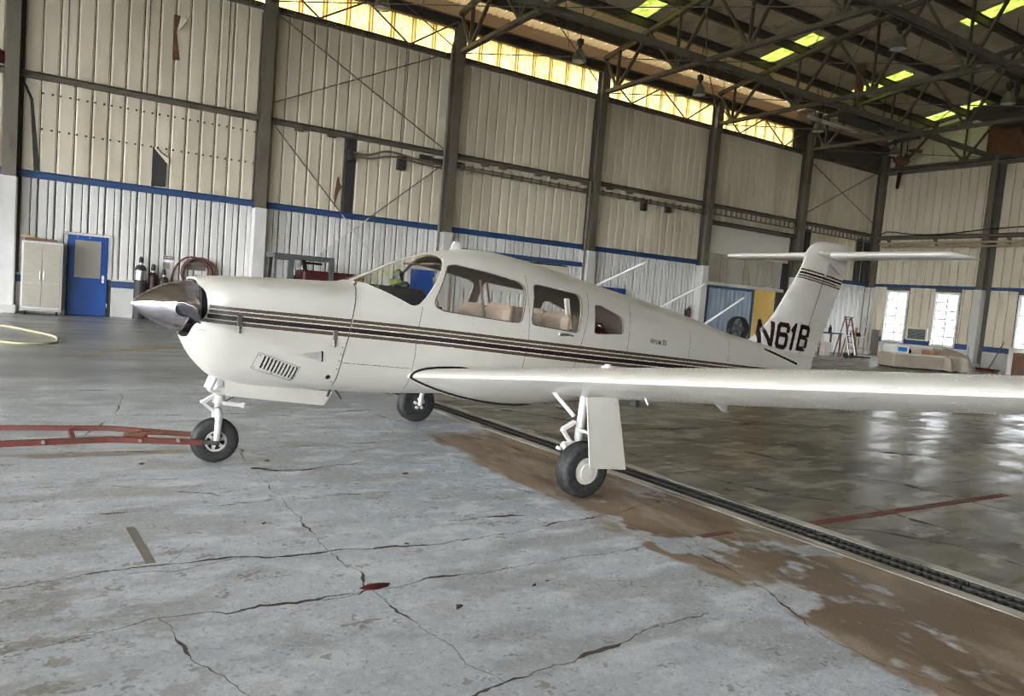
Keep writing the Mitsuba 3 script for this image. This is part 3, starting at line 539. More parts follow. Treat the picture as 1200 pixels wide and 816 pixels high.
# pipes along the right wall
for z, n, r, m, u0 in ((5.88, 0.30, 0.055, 'steel', 0.45), (5.60, 0.34, 0.06, 'pipe', 0.62), (5.42, 0.34, 0.05, 'pipe', 0.75)):
    add('wall_right__pipe', on_right(cyl((u0, n+0.12, z), (16, n+0.12, z+0.02), r, 10)), m, 40, label='long horizontal pipe')
add('wall_right__cable', on_right(tube(spline([(0.45, 0.36, 5.7), (0.55, 0.36, 6.08), (1.5, 0.36, 6.14), (5.3, 0.36, 6.16), (11, 0.36, 6.22)], 30), 0.028, 6)), 'dark')
for u in (0.9, 3.2, 6.4, 8.2): add('wall_right__pipe_bracket', on_right(cat(bar((u, 0.05, 5.55), (u, 0.4, 5.9), 0.04), bx(u-0.02, u+0.02, 0.05, 0.45, 5.90, 5.94), bx(u-0.02, u+0.02, 0.05, 0.09, 5.5, 5.95))), 'dark')

# ------------------------------------------------------------------ roof
YR = -3.7; SL = 0.157
ztop = lambda y: 10.55+SL*(BW-y) if y >= YR else 10.55+SL*(BW-YR)-SL*(YR-y)       # top chord centre
zsheet = lambda y: ztop(y)+0.40
struct('ceiling', None, None)
labels['ceiling'] = {'kind': 'structure', 'label': 'dark underside of the metal roof'}
SKY = [(x, 11.75, 14.55) for x in (3.6, 9.6, 15.7, 21.95, 28.1, 33.6)]+[(x, 5.7, 8.6) for x in (2.0, 8.0, 14.0, 20.0, 26.0, 32.0)]
SW = 0.72; x = LWALL
def rsheet(x0, x1, y0, y1, t=0.02):
    n = 6; v = []
    for y in (y0, y1):
        for i in range(n+1):
            v.append([x0+(x1-x0)*i/n, y, zsheet(y)+(0.03 if i % 2 else 0.0)])
    for y in (y0, y1):
        for i in range(n+1):
            v.append([x0+(x1-x0)*i/n, y, zsheet(y)+(0.03 if i % 2 else 0.0)+t])
    m = n+1; f = []
    for i in range(n): f += [[i, m+i+1, i+1], [i, m+i, m+i+1], [2*m+i, 2*m+i+1, 3*m+i+1], [2*m+i, 3*m+i+1, 3*m+i]]
    return TM(v, f)
while x < RW+0.1:
    x1 = min(x+SW, RW+0.15); cx = (x+x1)/2
    cut = [(s[1], s[2]) for s in SKY if abs(s[0]-cx) < SW/2]
    ys = [YR, BW+0.15]
    for a, b in sorted(cut): ys = ys[:-1]+[a, b, ys[-1]]
    ys[-1] = 15.58
    for k in range(0, len(ys), 2): add('ceiling__roof_sheet', rsheet(x+0.004, x1-0.004, ys[k], ys[k+1]), 'roof')
    add('ceiling__eave_sheet', mv(rsheet(x+0.002, x1-0.002, 15.40, BW+0.15, 0.0), (0, 0, -0.012)), 'eave' if cx < 28 else 'roof', label='tan translucent eave sheet')
    for a, b in cut: add('ceiling__skylight', mv(rsheet(x-0.03, x1+0.03, a-0.04, b+0.04, 0.0), (0, 0, -0.012)), 'skylight', label='greenish translucent roof sheet')
    add('ceiling__roof_sheet', rsheet(x+0.004, x1-0.004, FWALL-0.1, YR), 'roof')
    x = x1
PY = [15.58-1.525*i for i in range(27)]
for y in PY:
    z = ztop(y)+0.10
    add('ceiling__purlin', cat(bx(LWALL, RW, y-0.06, y+0.06, z+0.26, z+0.29), bx(LWALL, RW, y-0.012, y+0.012, z, z+0.28), bx(LWALL, RW, y-0.06, y+0.06, z, z+0.03)), 'purlin', label='dark roof purlin')
def dbl(p0, p1, w, h, gap=0.05):     # two angles back to back
    p0, p1 = np.asarray(p0, float), np.asarray(p1, float); o = np.array([gap, 0, 0])
    return cat(bar(p0-o, p1-o, w, h), bar(p0+o, p1+o, w, h))
TR = [BAY0+k*BAY for k in range(-1, 6)]
tl = ['roof truss over the leftmost column', 'steel roof truss landing on the first column from the left in view', 'steel roof truss above the spinner end of the aircraft', 'steel roof truss landing on the column right of the crossed wall rods', 'steel roof truss landing on the column above the cabin roof', 'steel roof truss landing on the column behind the aerials', 'steel roof truss landing on the last column before the far corner']
ZC = 9.33
def truss(x, lab, ymin=FWALL+0.3):
    t = thing('roof_truss', lab, 'roof truss', 'steel roof trusses')
    y0 = BW-0.30
    add(t+'__bottom_chord', dbl((x, y0, ZC), (x, ymin, ZC), 0.075, 0.12), 'truss')
    add(t+'__top_chord', cat(dbl((x, y0+0.1, ztop(y0)), (x, YR, ztop(YR)), 0.08, 0.13), dbl((x, YR, ztop(YR)), (x, ymin, ztop(ymin)), 0.08, 0.13)), 'truss')
    ys = [15.62-3.05*i for i in range(14)]
    add(t+'__diagonal', dbl((x, y0, ztop(y0)-0.1), (x, ys[0], ZC), 0.05, 0.07, 0.03), 'truss')
    for y in ys:
        if y < ymin: break
        add(t+'__vertical', dbl((x, y, ZC), (x, y, ztop(y)), 0.045, 0.065, 0.03), 'truss')
        for s in (-1.525, 1.525):
            if ymin < y+s < y0 and not (y == ys[0] and s > 0): add(t+'__diagonal', dbl((x, y, ZC), (x, y+s, ztop(y+s)), 0.05, 0.07, 0.03), 'truss')
        add(t+'__gusset', bx(x-0.012, x+0.012, y-0.22, y+0.22, ZC-0.06, ZC+0.2), 'truss')
    return t
for x, l in zip(TR, tl): truss(x, l)
t = truss(RW-0.28, 'gable roof truss against the right wall', FWALL+0.3)
for y, nm in ((11.2, 'long pale steel strut crossing the roof trusses nearest the back wall'), (5.37, 'long pale steel strut crossing the trusses at the upper right')):
    solo('roof_strut', cat(bx(LWALL+0.1, RW-0.1, y-0.07, y+0.07, ZC-0.02, ZC+0.01), bx(LWALL+0.1, RW-0.1, y-0.07, y-0.05, ZC-0.1, ZC+0.1), bx(LWALL+0.1, RW-0.1, y+0.05, y+0.07, ZC-0.1, ZC+0.1)), 'steellight', nm, 'strut')
for k in range(1, 6):
    x0, x1 = TR[k], TR[k+1] if k+1 < len(TR) else RW-0.3
    for (ya, yb) in ((16.3, 11.2), (11.2, 16.3), (11.2, 5.37), (5.37, 11.2)):
        add('ceiling__brace_rod', cyl((x0, ya, ZC-0.02), (x1, yb, ZC-0.02), 0.016, 5), 'steel')
    add('ceiling__brace_rod', cyl((TR[-1], 16.3, ZC), (RW-0.3, 11.2, ZC), 0.016, 5), 'steel') if k == 5 else None
    for y in (12.6, 9.5, 14.1):
        if rng.random() < 0.9: add('ceiling__hanger_rod', cyl((x0+2.0+rng.uniform(0, 2), y, zsheet(y)-0.25), (x0+2.0+rng.uniform(0, 2), y, ZC+rng.uniform(-0.1, 0.4)), 0.011, 5), 'steel')
for y0, y1 in ((FWALL, -7.0),): pass
# gable infill above the right wall and the left wall
gp_ = Polygon([(FWALL-0.1, ZT), (BW+0.1, ZT), (BW+0.1, zsheet(BW)+0.05), (YR, zsheet(YR)+0.05), (FWALL-0.1, zsheet(FWALL)+0.05)])
def gable(poly, x, t):
    q = ext(poly, t); v = np.array(q.vertices); return TM(np.stack([x+v[:, 2], v[:, 0], v[:, 1]], 1), q.faces)
add('wall_right__gable_panel', gable(gp_, RW+0.02, 0.12), 'steellight')
for i in range(20):
    a = BW-0.1-0.8*i
    p = Polygon([(a-0.78, ZT+0.15), (a, ZT+0.15), (a, zsheet(max(a, YR))-0.05), (a-0.78, zsheet(a-0.78)-0.05)])
    add('wall_right__gable_panel', gable(p, RW-0.03, 0.03), 'panelup' if i not in (6, 7, 8, 9) else 'rust')

# ------------------------------------------------------------------ the walls behind the camera, with the open hangar doors that light the place
DOOR_H = 8.9
FD = (-21.0, -8.0)                                        # open door in the front wall
LD = (-22.0, 12.0)                                        # open door in the left wall
struct('wall_front', cat(bx(LWALL, FD[0], FWALL-0.15, FWALL, 0, DOOR_H), bx(FD[1], RW+0.15, FWALL-0.15, FWALL, 0, DOOR_H), bx(LWALL, RW+0.15, FWALL-0.15, FWALL, DOOR_H, ZT), bx(LWALL, RW+0.15, FWALL-0.15, FWALL, ZE, 11.3)), 'steellight', 'front wall with the open hangar door')
struct('wall_left', cat(gable(gp_, LWALL-0.12, 0.12), bx(LWALL-0.12, LWALL, FWALL, LD[0], 0, ZT), bx(LWALL-0.12, LWALL, LD[1], BW, 0, ZT), bx(LWALL-0.12, LWALL, LD[0], LD[1], DOOR_H, ZT)), 'panelup', 'left gable wall with the open hangar door')
for i in range(58):
    a = LWALL+0.97*i
    add('wall_front__translucent_panel', bx(a, a+0.93, FWALL-0.08, FWALL-0.07, ZT, ZE), 'fibreglass')

# ------------------------------------------------------------------ pendant lamps
lamps = [((7.1, 15.1, 9.72), 'bell shaped pendant lamp cut by the top edge of the photo above the crossed rods'), ((13.9, 14.6, 9.68), 'bell shaped pendant lamp hanging before the clerestory, leftmost whole one'), ((19.3, 14.4, 9.68), 'small bell shaped pendant lamp hanging before the clerestory, right of the leftmost whole one'),
         ((26.2, 14.3, 9.62), 'pendant lamp beneath the dark heater box'), ((31.9, 14.4, 9.61), 'pendant lamp hanging in the far corner over the red rag'), ((20.05, 7.2, 9.80), 'large pendant lamp in front of the truss web at the upper right'), ((27.1, 7.45, 9.72), 'pendant lamp at the right edge of the photo below the strut')]
for (x, y, z), lab in lamps:
    k = thing('pendant_lamp', lab, 'lamp', 'bell shaped pendant lamps under the roof')
    add(k+'__shade', lathe([(0.05, 0.24), (0.09, 0.20), (0.16, 0.10), (0.215, -0.06), (0.25, -0.20), (0.245, -0.20), (0.21, -0.06), (0.15, 0.09), (0.04, 0.2)], (x, y, z), (0, 0, 1), 24), 'enamel', 40)
    add(k+'__lens', lathe([(0.0, -0.22), (0.15, -0.21), (0.235, -0.18), (0.235, -0.17), (0.0, -0.17)], (x, y, z), (0, 0, 1), 24), 'lens', 40)
    add(k+'__neck', cyl((x, y, z+0.2), (x, y, z+0.36), 0.055, 10), 'dark')
    add(k+'__ballast', bev(x-0.09, x+0.09, y-0.09, y+0.09, z+0.34, z+0.54, 0.02), 'dark')
    add(k+'__stem', cyl((x, y, z+0.5), (x, y, zsheet(y)+0.02), 0.014, 6), 'dark')
# unit heater and ducts hung under the roof
h = thing('unit_heater', 'dark hung heater box with black grilles under the roof near the last clerestory sheets', 'heater')
add(h+'__body', bev(26.6, 31.2, 12.8, 13.72, 9.80, 10.2, 0.03), 'dark')
for i in range(3): add(h+'__grille', bx(26.8+i*1.5, 28.1+i*1.5, 12.76, 12.8, 9.84, 10.16), 'black')
add(h+'__hanger', cat(*[cyl((xx, 13.25, 10.1), (xx, 13.25, zsheet(13.25)), 0.02, 6) for xx in (26.9, 29, 31)]), 'dark')
add(h+'__flue', cat(cyl((25.6, 12.2, 10.3), (25.6, 12.2, 11.6), 0.16, 12), cyl((25.6, 12.2, 10.45), (26.9, 13.2, 10.1), 0.05, 8)), 'rust')
t = thing('fluorescent_light', 'white twin fluorescent fitting hung beside the dark heater box', 'lamp')
add(t+'__body', bar((25.0, 13.92, 9.75), (28.2, 13.90, 9.72), 0.14, 0.07), 'white'); add(t+'__diffuser', bar((25.05, 13.92, 9.70), (28.15, 13.90, 9.67), 0.12, 0.03), 'lens')
add(t+'__hanger', cat(cyl((25.4, 13.92, 9.75), (25.4, 13.92, zsheet(13.92)), 0.012, 5), cyl((27.8, 13.9, 9.75), (27.8, 13.9, zsheet(13.9)), 0.012, 5)), 'dark')
t = thing('air_duct', 'brown sheet metal duct box under the roof at the right edge of the photo', 'duct')
add(t+'__body', bev(31.6, 34.1, 9.0, 11.0, 10.5, 10.95, 0.03), 'purlin'); add(t+'__elbow', tube(spline([(30.0, 8.6, 11.3), (29.95, 8.6, 10.6), (30.2, 8.9, 10.55), (31.65, 9.4, 10.6)], 16), 0.08, 8), 'dark', 40)
t = thing('pipe_cluster', 'dark rusty pipe fittings hanging in the far corner above the right wall', 'pipes')
for i in range(6):
    a = np.array([33.4+rng.uniform(-0.6, 0.7), 15.2+rng.uniform(-0.9, 0.8), 9.45+rng.uniform(0, 0.5)])
    add(t+'__pipe', cyl(a, a+np.array([rng.uniform(-0.6, 0.6), rng.uniform(-0.5, 0.5), rng.uniform(-0.3, 0.5)]), rng.uniform(0.06, 0.16), 8), 'rust' if i % 2 else 'dark')
add(t+'__bracket', cat(*[cyl((33.2+i*0.5, 15.2, 9.4), (33.2+i*0.5, 15.2, 10.7), 0.03, 6) for i in range(3)]), 'dark')
solo('rag', trimesh.convex.convex_hull(np.array([(34.25, 15.45, 8.9), (34.3, 15.36, 9.12), (34.26, 15.58, 9.1), (34.2, 15.40, 8.35), (34.25, 15.62, 8.38), (34.3, 15.52, 8.28)])), 'tugred', 'faded red rag hanging from the girder in the far corner', 'rag')

# ------------------------------------------------------------------ things along the back wall
# the blue door is part of the setting
bell = thing('alarm_bell', 'red round alarm bell on the wall at the left edge of the photo', 'bell')
add(bell+'__gong', on_back(lathe([(0, .12), (.10, .11), (.16, .07), (.17, 0), (0, 0)], (-2.10, 0.12, 6.32), (0, 1, 0), 24)), 'tugred', 40); add(bell+'__back_box', on_back(bev(-2.2, -2.0, 0.05, 0.13, 6.2, 6.44, .01)), 'dark')
dr_ = struct('door_1', on_back(bev(-0.50, 0.44, 0.02, 0.10, 0.01, 2.12, 0.008)), 'doorblue', 'blue personnel door with a frosted pane')
add('door_1__pane', on_back(bx(-0.33, 0.27, 0.098, 0.106, 1.01, 2.00)), 'frost', label='large frosted window of the blue door')
for q in ((-0.36, -0.33, 0.98, 2.03), (0.27, 0.30, 0.98, 2.03), (-0.36, 0.30, 0.98, 1.01), (-0.36, 0.30, 2.00, 2.03)): add('door_1__bead', on_back(bx(q[0], q[1], 0.098, 0.114, q[2], q[3])), 'doorblue')
add('door_1__lock_plate', on_back(bev(0.31, 0.37, 0.10, 0.115, 0.90, 1.10, 0.004)), 'white'); add('door_1__handle', on_back(cyl((0.34, 0.10, 0.98), (0.34, 0.17, 0.98), 0.028, 10)), 'metal', 40)
for z in (0.3, 1.1, 1.9): add('door_1__hinge', on_back(cyl((0.455, 0.1, z-0.05), (0.455, 0.1, z+0.05), 0.012, 8)), 'metal')
struct('trim_1', on_back(cat(bev(-0.60, 0.54, 0.0, 0.12, 2.12, 2.19, 0.006), bev(-0.58, -0.50, 0.0, 0.08, 0, 2.12, 0.005), bev(0.44, 0.54, 0.0, 0.08, 1.0, 2.12, 0.005))), 'pier', 'white frame of the blue door')
for x in (-0.28, 0.0): add('door_1__screw', on_back(cyl((x, 0.10, 2.07), (x, 0.108, 2.07), 0.012, 8)), 'white')
# steel cabinet on castors
c = thing('storage_cabinet', 'silver two door steel cabinet on castors to the left of the blue door', 'cabinet')
X0, X1, Y0, Y1 = -1.46, -0.58, 15.95, 16.42
add(c+'__body', bev(X0, X1, Y0, Y1, 0.14, 1.86, 0.012), 'silver', label='grey steel body')
for s, (a, b) in enumerate(((X0+0.04, (X0+X1)/2-0.004), ((X0+X1)/2+0.004, X1-0.04))):
    d = add(c+'__door', bev(a, b, Y0-0.02, Y0-0.001, 0.20, 1.80, 0.006), 'cabinet', label='embossed pale door')
    hx = b-0.035 if s == 0 else a+0.035
    add(d+'__handle', cat(bev(hx-0.02, hx+0.02, Y0-0.03, Y0-0.018, 0.90, 1.12, 0.005), cyl((hx, Y0-0.05, 0.92), (hx, Y0-0.05, 1.10), 0.008, 8), cyl((hx, Y0-0.05, 0.93), (hx, Y0-0.02, 0.93), 0.006, 6), cyl((hx, Y0-0.05, 1.09), (hx, Y0-0.02, 1.09), 0.006, 6)), 'metal')
    add(d+'__rail_line', bx(a+0.01, b-0.01, Y0-0.023, Y0-0.0195, 0.80, 0.81), 'silver')
add(c+'__base_rail', bev(X0-0.02, X1+0.02, Y0-0.03, Y1, 0.09, 0.14, 0.01), 'metal')
for x in (X0+0.1, X1-0.1):
    for y in (Y0+0.05, Y1-0.08): add(c+'__castor', cat(cyl((x-0.02, y, 0.05), (x+0.02, y, 0.05), 0.05, 16), bx(x-0.03, x+0.03, y-0.03, y+0.03, 0.06, 0.1)), 'black')
b = thing('wood_plank', 'rough dark board lying on top of the silver steel cabinet', 'plank'); add(b+'__board', bev(X0+0.05, X1-0.15, 16.0, 16.3, 1.861, 1.93, 0.01), 'wood'); 
solo('cardboard_tray', bev(X0-0.05, X0+0.28, 16.02, 16.38, 1.93, 1.99, 0.01), 'cardboard', 'flat cardboard tray on the board on the silver steel cabinet', 'tray')
# gas cylinders
def gas(x, y, r, h, m, lab, band=None):
    k = thing('gas_cylinder', lab, 'gas cylinder')
    add(k+'__body', lathe([(0, 0), (r*0.96, 0), (r, 0.02), (r, h-0.22), (r*0.93, h-0.12), (r*0.7, h-0.04), (r*0.35, h), (0, h)], (x, y, 0.0), (0, 0, 1), 28), m, 40)
    add(k+'__valve', cat(cyl((x, y, h-0.01), (x, y, h+0.07), 0.03, 10), cyl((x, y-0.03, h+0.04), (x, y+0.05, h+0.04), 0.016, 8)), 'metal', 40)
    add(k+'__cap', lathe([(0.055, 0), (0.05, 0.12), (0.03, 0.16), (0, 0.16)], (x, y, h+0.06), (0, 0, 1), 14), 'dark', 40)
    if band: add(k+'__label_band', lathe([(r+0.002, 0), (r+0.002, 0.26)], (x, y, h*0.72), (0, 0, 1), 28), band, 40)
    return k
gas(1.22, 16.30, 0.155, 1.48, 'dark', 'tall black gas cylinder with a silver label band right of the blue door', 'metal')
gas(1.53, 16.34, 0.12, 1.30, 'darkred', 'dark red gas cylinder between two black ones by the wall', None)
gas(1.80, 16.36, 0.13, 1.20, 'dark', 'black gas cylinder under the small red warning sign', None)
s = thing('warning_sign', 'small white sign with a red DANGER heading on the ribbed wall above the gas cylinders', 'sign')
add(s+'__board', on_back(bev(1.78, 2.07, 0.055, 0.066, 1.62, 1.80, 0.003)), 'white'); add(s+'__heading', on_back(bx(1.79, 2.06, 0.066, 0.070, 1.69, 1.79)), 'tugred')
tm = meshkit.text_mesh('DANGER', 0.055, 0.002, True); w_ = tm.bounds[1][0]-tm.bounds[0][0]; tm.apply_translation([1.80-tm.bounds[0][0], 1.715-tm.bounds[0][1], 0]); tm.vertices[:, 0] = 1.80+(tm.vertices[:, 0]-1.80)*0.25/w_
add(s+'__lettering', xz(tm, BW-0.0705), 'white')
s = solo('notice_plate', on_back(bev(1.82, 1.97, 0.055, 0.064, 1.42, 1.60, 0.003)), 'frost', 'small grey notice plate below the red and white warning sign', 'sign')
# hose coil on the wall
hz = thing('hose_coil', 'thick coil of dark red air hose hung on the wall behind the propeller spinner', 'hose')
for i in range(5):
    A = np.linspace(0, 2*np.pi, 40, endpoint=False); r = 0.34+0.022*i+0.01*math.sin(i*2)
    add(hz+'__loop', on_back(tube(np.stack([2.62+0.03*i+r*np.cos(A)*1.05, 0.12+0.022*i+0*A, 1.38+r*np.sin(A)*1.15-0.02*i], 1), 0.026, 8, True)), 'hose', True)
add(hz+'__tail', on_back(tube(spline([(2.00, 0.12, 1.0), (2.04, 0.13, 1.30), (2.17, 0.17, 1.62), (2.4, 0.22, 1.80), (2.75, 0.2, 1.76), (3.0, 0.2, 1.55), (3.08, 0.2, 1.3)], 40), 0.026, 8)), 'hose', True)
add(hz+'__hook', on_back(cat(bx(2.4, 2.9, 0.05, 0.30, 1.62, 1.65), bx(2.4, 2.9, 0.05, 0.07, 1.45, 1.75))), 'steel')
b = thing('wall_valve_box', 'small grey valve box on the wall under the hose coil', 'box'); add(b+'__body', on_back(bev(2.55, 2.85, 0.05, 0.075, 1.02, 1.32, 0.006)), 'greygreen'); add(b+'__lid', on_back(bev(2.56, 2.84, 0.075, 0.082, 1.03, 1.31, 0.003)), 'frost')
# tug with a grey cab frame and red body
tg_ = thing('tow_tractor', 'red tow tractor with a bare grey cab frame standing beside the back wall', 'tractor')
YT = 15.0
add(tg_+'__body', bev(5.15, 6.95, YT-0.45, YT+0.45, 0.35, 1.72, 0.05), 'tugred', label='dark red tractor body')
add(tg_+'__chassis', bev(4.3, 7.0, YT-0.5, YT+0.5, 0.30, 0.70, 0.04), 'tugred')
add(tg_+'__cab_frame', cat(bx(4.33, 6.0, YT-0.5, YT-0.38, 2.0, 2.12), bx(4.33, 6.0, YT+0.38, YT+0.5, 2.0, 2.12), bx(4.33, 4.45, YT-0.5, YT+0.5, 2.0, 2.12), bx(5.9, 6.0, YT-0.5, YT+0.5, 2.0, 2.12), bx(4.72, 4.87, YT-0.5, YT-0.4, 0.7, 2.0), bx(5.86, 6.0, YT-0.5, YT-0.4, 0.7, 2.0), bx(4.34, 4.40, YT-0.5, YT-0.42, 0.7, 2.0), bx(4.36, 4.78, YT-0.49, YT-0.42, 1.94, 2.0)), 'greygreen', label='grey cab frame')
add(tg_+'__rear_post', cat(bar((5.35, YT+0.35, 2.0), (5.45, YT+0.3, 1.5), 0.1), bar((4.42, YT+0.3, 2.0), (4.37, YT+0.3, 0.7), 0.08), bx(5.35, 5.9, YT+0.35, YT+0.42, 1.9, 1.97)), 'black')
for x in (4.75, 6.5):
    for s in (-1, 1): add(tg_+'__wheel', cat(cyl((x, YT+s*0.55, 0.32), (x, YT+s*0.38, 0.32), 0.32, 20), cyl((x, YT+s*0.56, 0.32), (x, YT+s*0.37, 0.32), 0.16, 14)), 'rubber', 40)
add(tg_+'__seat', cat(bev(4.95, 5.3, YT-0.25, YT+0.25, 1.0, 1.15, 0.04), bev(4.92, 5.02, YT-0.25, YT+0.25, 1.12, 1.55, 0.04)), 'black')
# boards and boxes on the middle bays
b = thing('roller_blind', 'white board hung from a blue rail on the back wall above the cabin roof', 'board')
add(b+'__rail', on_back(bev(10.6, 16.2, 0.06, 0.22, 2.80, 2.96, 0.01)), 'trimblue', label='blue rail'); add(b+'__board', on_back(bev(11.2, 15.55, 0.07, 0.12, 1.6, 2.74, 0.01)), 'cream'); add(b+'__track', on_back(bx(11.2, 15.5, 0.10, 0.16, 2.72, 2.77)), 'dark')
for u in (12.2, 13.2, 14.2, 15.2): add(b+'__hanger', on_back(bx(u-0.02, u+0.02, 0.1, 0.15, 2.72, 2.82)), 'dark')
b = thing('blue_door_panel', 'blue steel door panel seen through the cockpit windows against the back wall', 'panel')
add(b+'__leaf', on_back(bev(9.22, 10.1, 0.07, 0.13, 0.02, 2.10, 0.01)), 'doorblue'); add(b+'__frame', on_back(cat(bx(9.12, 9.22, 0.06, 0.12, 0, 2.2), bx(9.12, 10.12, 0.06, 0.12, 2.1, 2.2))), 'pier')
for i, (u0, u1, lab) in enumerate(((17.05, 17.56, 'small blue wall cabinet behind the first roof aerial, left one'), (17.76, 18.3, 'small blue wall cabinet behind the first roof aerial, right one'))):
    b = thing('wall_cabinet', lab, 'cabinet'); add(b+'__body', on_back(bev(u0, u1, 0.05, 0.35, 1.5-0.1*i, 2.12, 0.01)), 'doorblue'); add(b+'__door', on_back(bev(u0+0.03, u1-0.03, 0.35, 0.37, 1.53-0.1*i, 2.09, 0.006)), 'blue'); add(b+'__knob', on_back(cyl((u1-0.08, 0.37, 1.8), (u1-0.08, 0.4, 1.8), 0.02, 8)), 'metal')
b = thing('fire_extinguisher', 'red fire extinguisher hung on the ribbed wall right of the blue wall cabinets', 'fire extinguisher')
add(b+'__body', lathe([(0, 0), (0.085, 0), (0.09, 0.02), (0.09, 0.42), (0.05, 0.5), (0, 0.5)], (21.95, BW-0.20, 1.1), (0, 0, 1), 18), 'tugred', 40); add(b+'__head', cyl((21.95, BW-0.20, 1.58), (21.95, BW-0.20, 1.66), 0.03, 8), 'black'); add(b+'__bracket', on_back(bx(21.85, 22.05, 0.05, 0.13, 1.2, 1.5)), 'dark')
b = thing('drum_fan', 'round dark drum fan standing before the blue ribbed sliding door', 'fan')
FX, FY, FZ = 24.4, 15.9, 0.86
add(b+'__drum', lathe([(0.50, -0.15), (0.53, -0.15), (0.53, 0.15), (0.50, 0.15), (0.50, -0.15)], (FX, FY, FZ), (0, 1, 0), 32), 'dark', 40)
for i in range(5):
    A = i*2*math.pi/5; add(b+'__blade', bar((FX+0.06*math.cos(A), FY, FZ+0.06*math.sin(A)), (FX+0.46*math.cos(A), FY+0.04, FZ+0.46*math.sin(A)), 0.012, 0.16), 'grey')
add(b+'__guard', cat(*[tube(np.stack([FX+r*np.cos(A), FY-0.16+0*A, FZ+r*np.sin(A)], 1), 0.008, 5, True) for r in (0.12, 0.2, 0.28, 0.36, 0.44, 0.52) for A in [np.linspace(0, 2*np.pi, 28, endpoint=False)]]), 'dark')
add(b+'__stand', cat(bar((FX-0.55, FY, FZ), (FX-0.6, FY, 0.03), 0.05), bar((FX+0.55, FY, FZ), (FX+0.6, FY, 0.03), 0.05), bx(FX-0.65, FX+0.65, FY-0.25, FY-0.2, 0, 0.05), bx(FX-0.65, FX+0.65, FY+0.2, FY+0.25, 0, 0.05), bx(FX-0.63, FX-0.57, FY-0.25, FY+0.25, 0, 0.05), bx(FX+0.57, FX+0.63, FY-0.25, FY+0.25, 0, 0.05)), 'steel')

# ------------------------------------------------------------------ the corner with tools, and the right wall's foot
def ladder(p, w, h, lean, m, lab, n=7):
    k = thing('step_ladder', lab, 'ladder'); x, y = p
    for s in (-1, 1): add(k+'__rail', bar((x+s*w/2, y-lean, 0), (x+s*w*0.36, y, h), 0.06, 0.03), m)
    for s in (-1, 1): add(k+'__back_leg', bar((x+s*w/2, y+lean*0.8, 0), (x+s*w*0.36, y+0.03, h), 0.04, 0.03), m)
    for i in range(n):
        t_ = (i+0.7)/n; add(k+'__step', bev(x-w/2+0.04*t_, x+w/2-0.04*t_, y-lean*(1-t_)-0.05, y-lean*(1-t_)+0.05, h*t_-0.02, h*t_+0.01, 0.005), m)
    add(k+'__top', bev(x-w*0.4, x+w*0.4, y-0.1, y+0.1, h, h+0.04, 0.01), m)
ladder((29.25, 13.95), 0.55, 1.75, 0.45, 'wood', 'brown wooden step ladder standing in the far corner among the tools')
XF = shift(-1.45, -1.75)
b = thing('work_bench', 'low cluttered workbench with blue top in the far corner', 'bench')
add(b+'__top', bev(28.7, 30.3, 15.6, 16.2, 0.98, 1.04, 0.01), 'trimblue'); 
for x in (28.78, 30.22):
    for y in (15.66, 16.14): add(b+'__leg', bx(x-0.03, x+0.03, y-0.03, y+0.03, 0, 0.98), 'wood')
solo('paper_box', bev(29.2, 29.62, 15.66, 16.0, 0.0, 0.62, 0.02), 'cream', 'cream carton on the floor below the workbench in the far corner', 'box')
k = thing('plastic_jug', 'light blue and white jug standing on the blue workbench', 'jug'); add(k+'__body', bev(28.82, 29.14, 15.7, 16.0, 1.04, 1.50, 0.04), 'labelblue'); add(k+'__cap', cyl((28.98, 15.85, 1.5), (28.98, 15.85, 1.58), 0.05, 10), 'white'); add(k+'__label_sheet', bx(28.84, 29.12, 15.694, 15.70, 1.06, 1.2), 'white')
k = thing('black_bottle', 'small black bottle standing on the blue workbench', 'bottle'); add(k+'__body', lathe([(0, 0), (0.07, 0), (0.07, 0.2), (0.03, 0.26), (0.03, 0.32), (0, 0.32)], (29.7, 15.85, 1.04), (0, 0, 1), 14), 'black', 40); add(k+'__cap', cyl((29.7, 15.85, 1.36), (29.7, 15.85, 1.40), 0.032, 10), 'white')
k = thing('hand_truck', 'grey hand truck leaning by the workbench in the far corner', 'cart')
for s in (-0.22, 0.22): add(k+'__rail', bar((29.95+s, 14.85, 0.12), (29.95+s, 15.12, 1.1), 0.04), 'metal')
for s in (-0.26, 0.26): add(k+'__wheel', cyl((29.95+s-0.03, 14.95, 0.12), (29.95+s+0.03, 14.95, 0.12), 0.12, 16), 'rubber')
add(k+'__toe_plate', bev(29.7, 30.2, 14.6, 14.86, 0.0, 0.03, 0.005), 'metal'); add(k+'__crossbar', cat(*[bx(29.73, 30.17, 14.9+0.26*z, 14.94+0.26*z, z, z+0.04) for z in (0.3, 0.6, 0.95)]), 'metal')
XF = shift(-1.85, -1.1)
k = thing('tool_stand', 'reddish metal stand with hanging hoses in the far corner next to the ladder', 'stand')
for x, y in ((31.5, 14.9), (32.2, 14.9), (31.5, 15.3), (32.2, 15.3)): add(k+'__post', cyl((x, y, 0), (x, y, 1.35), 0.025, 8), 'copper')
for z in (0.45, 0.9): add(k+'__shelf', bev(31.45, 32.25, 14.85, 15.35, z, z+0.04, 0.01), 'pier')
for i in range(3):
    A = np.linspace(0, 2*np.pi, 24, endpoint=False); add(k+'__hose_loop', tube(np.stack([32.0+0.22*np.cos(A)+0.05*i, 14.82+0.03*i+0*A, 1.2+0.28*np.sin(A)], 1), 0.025, 6, True), 'copper' if i else 'cream', True)
add(k+'__base', cat(bar((31.7, 14.5, 0.03), (32.3, 15.1, 0.03), 0.08, 0.05), bar((32.2, 14.5, 0.03), (31.6, 15.1, 0.03), 0.08, 0.05)), 'tugred')
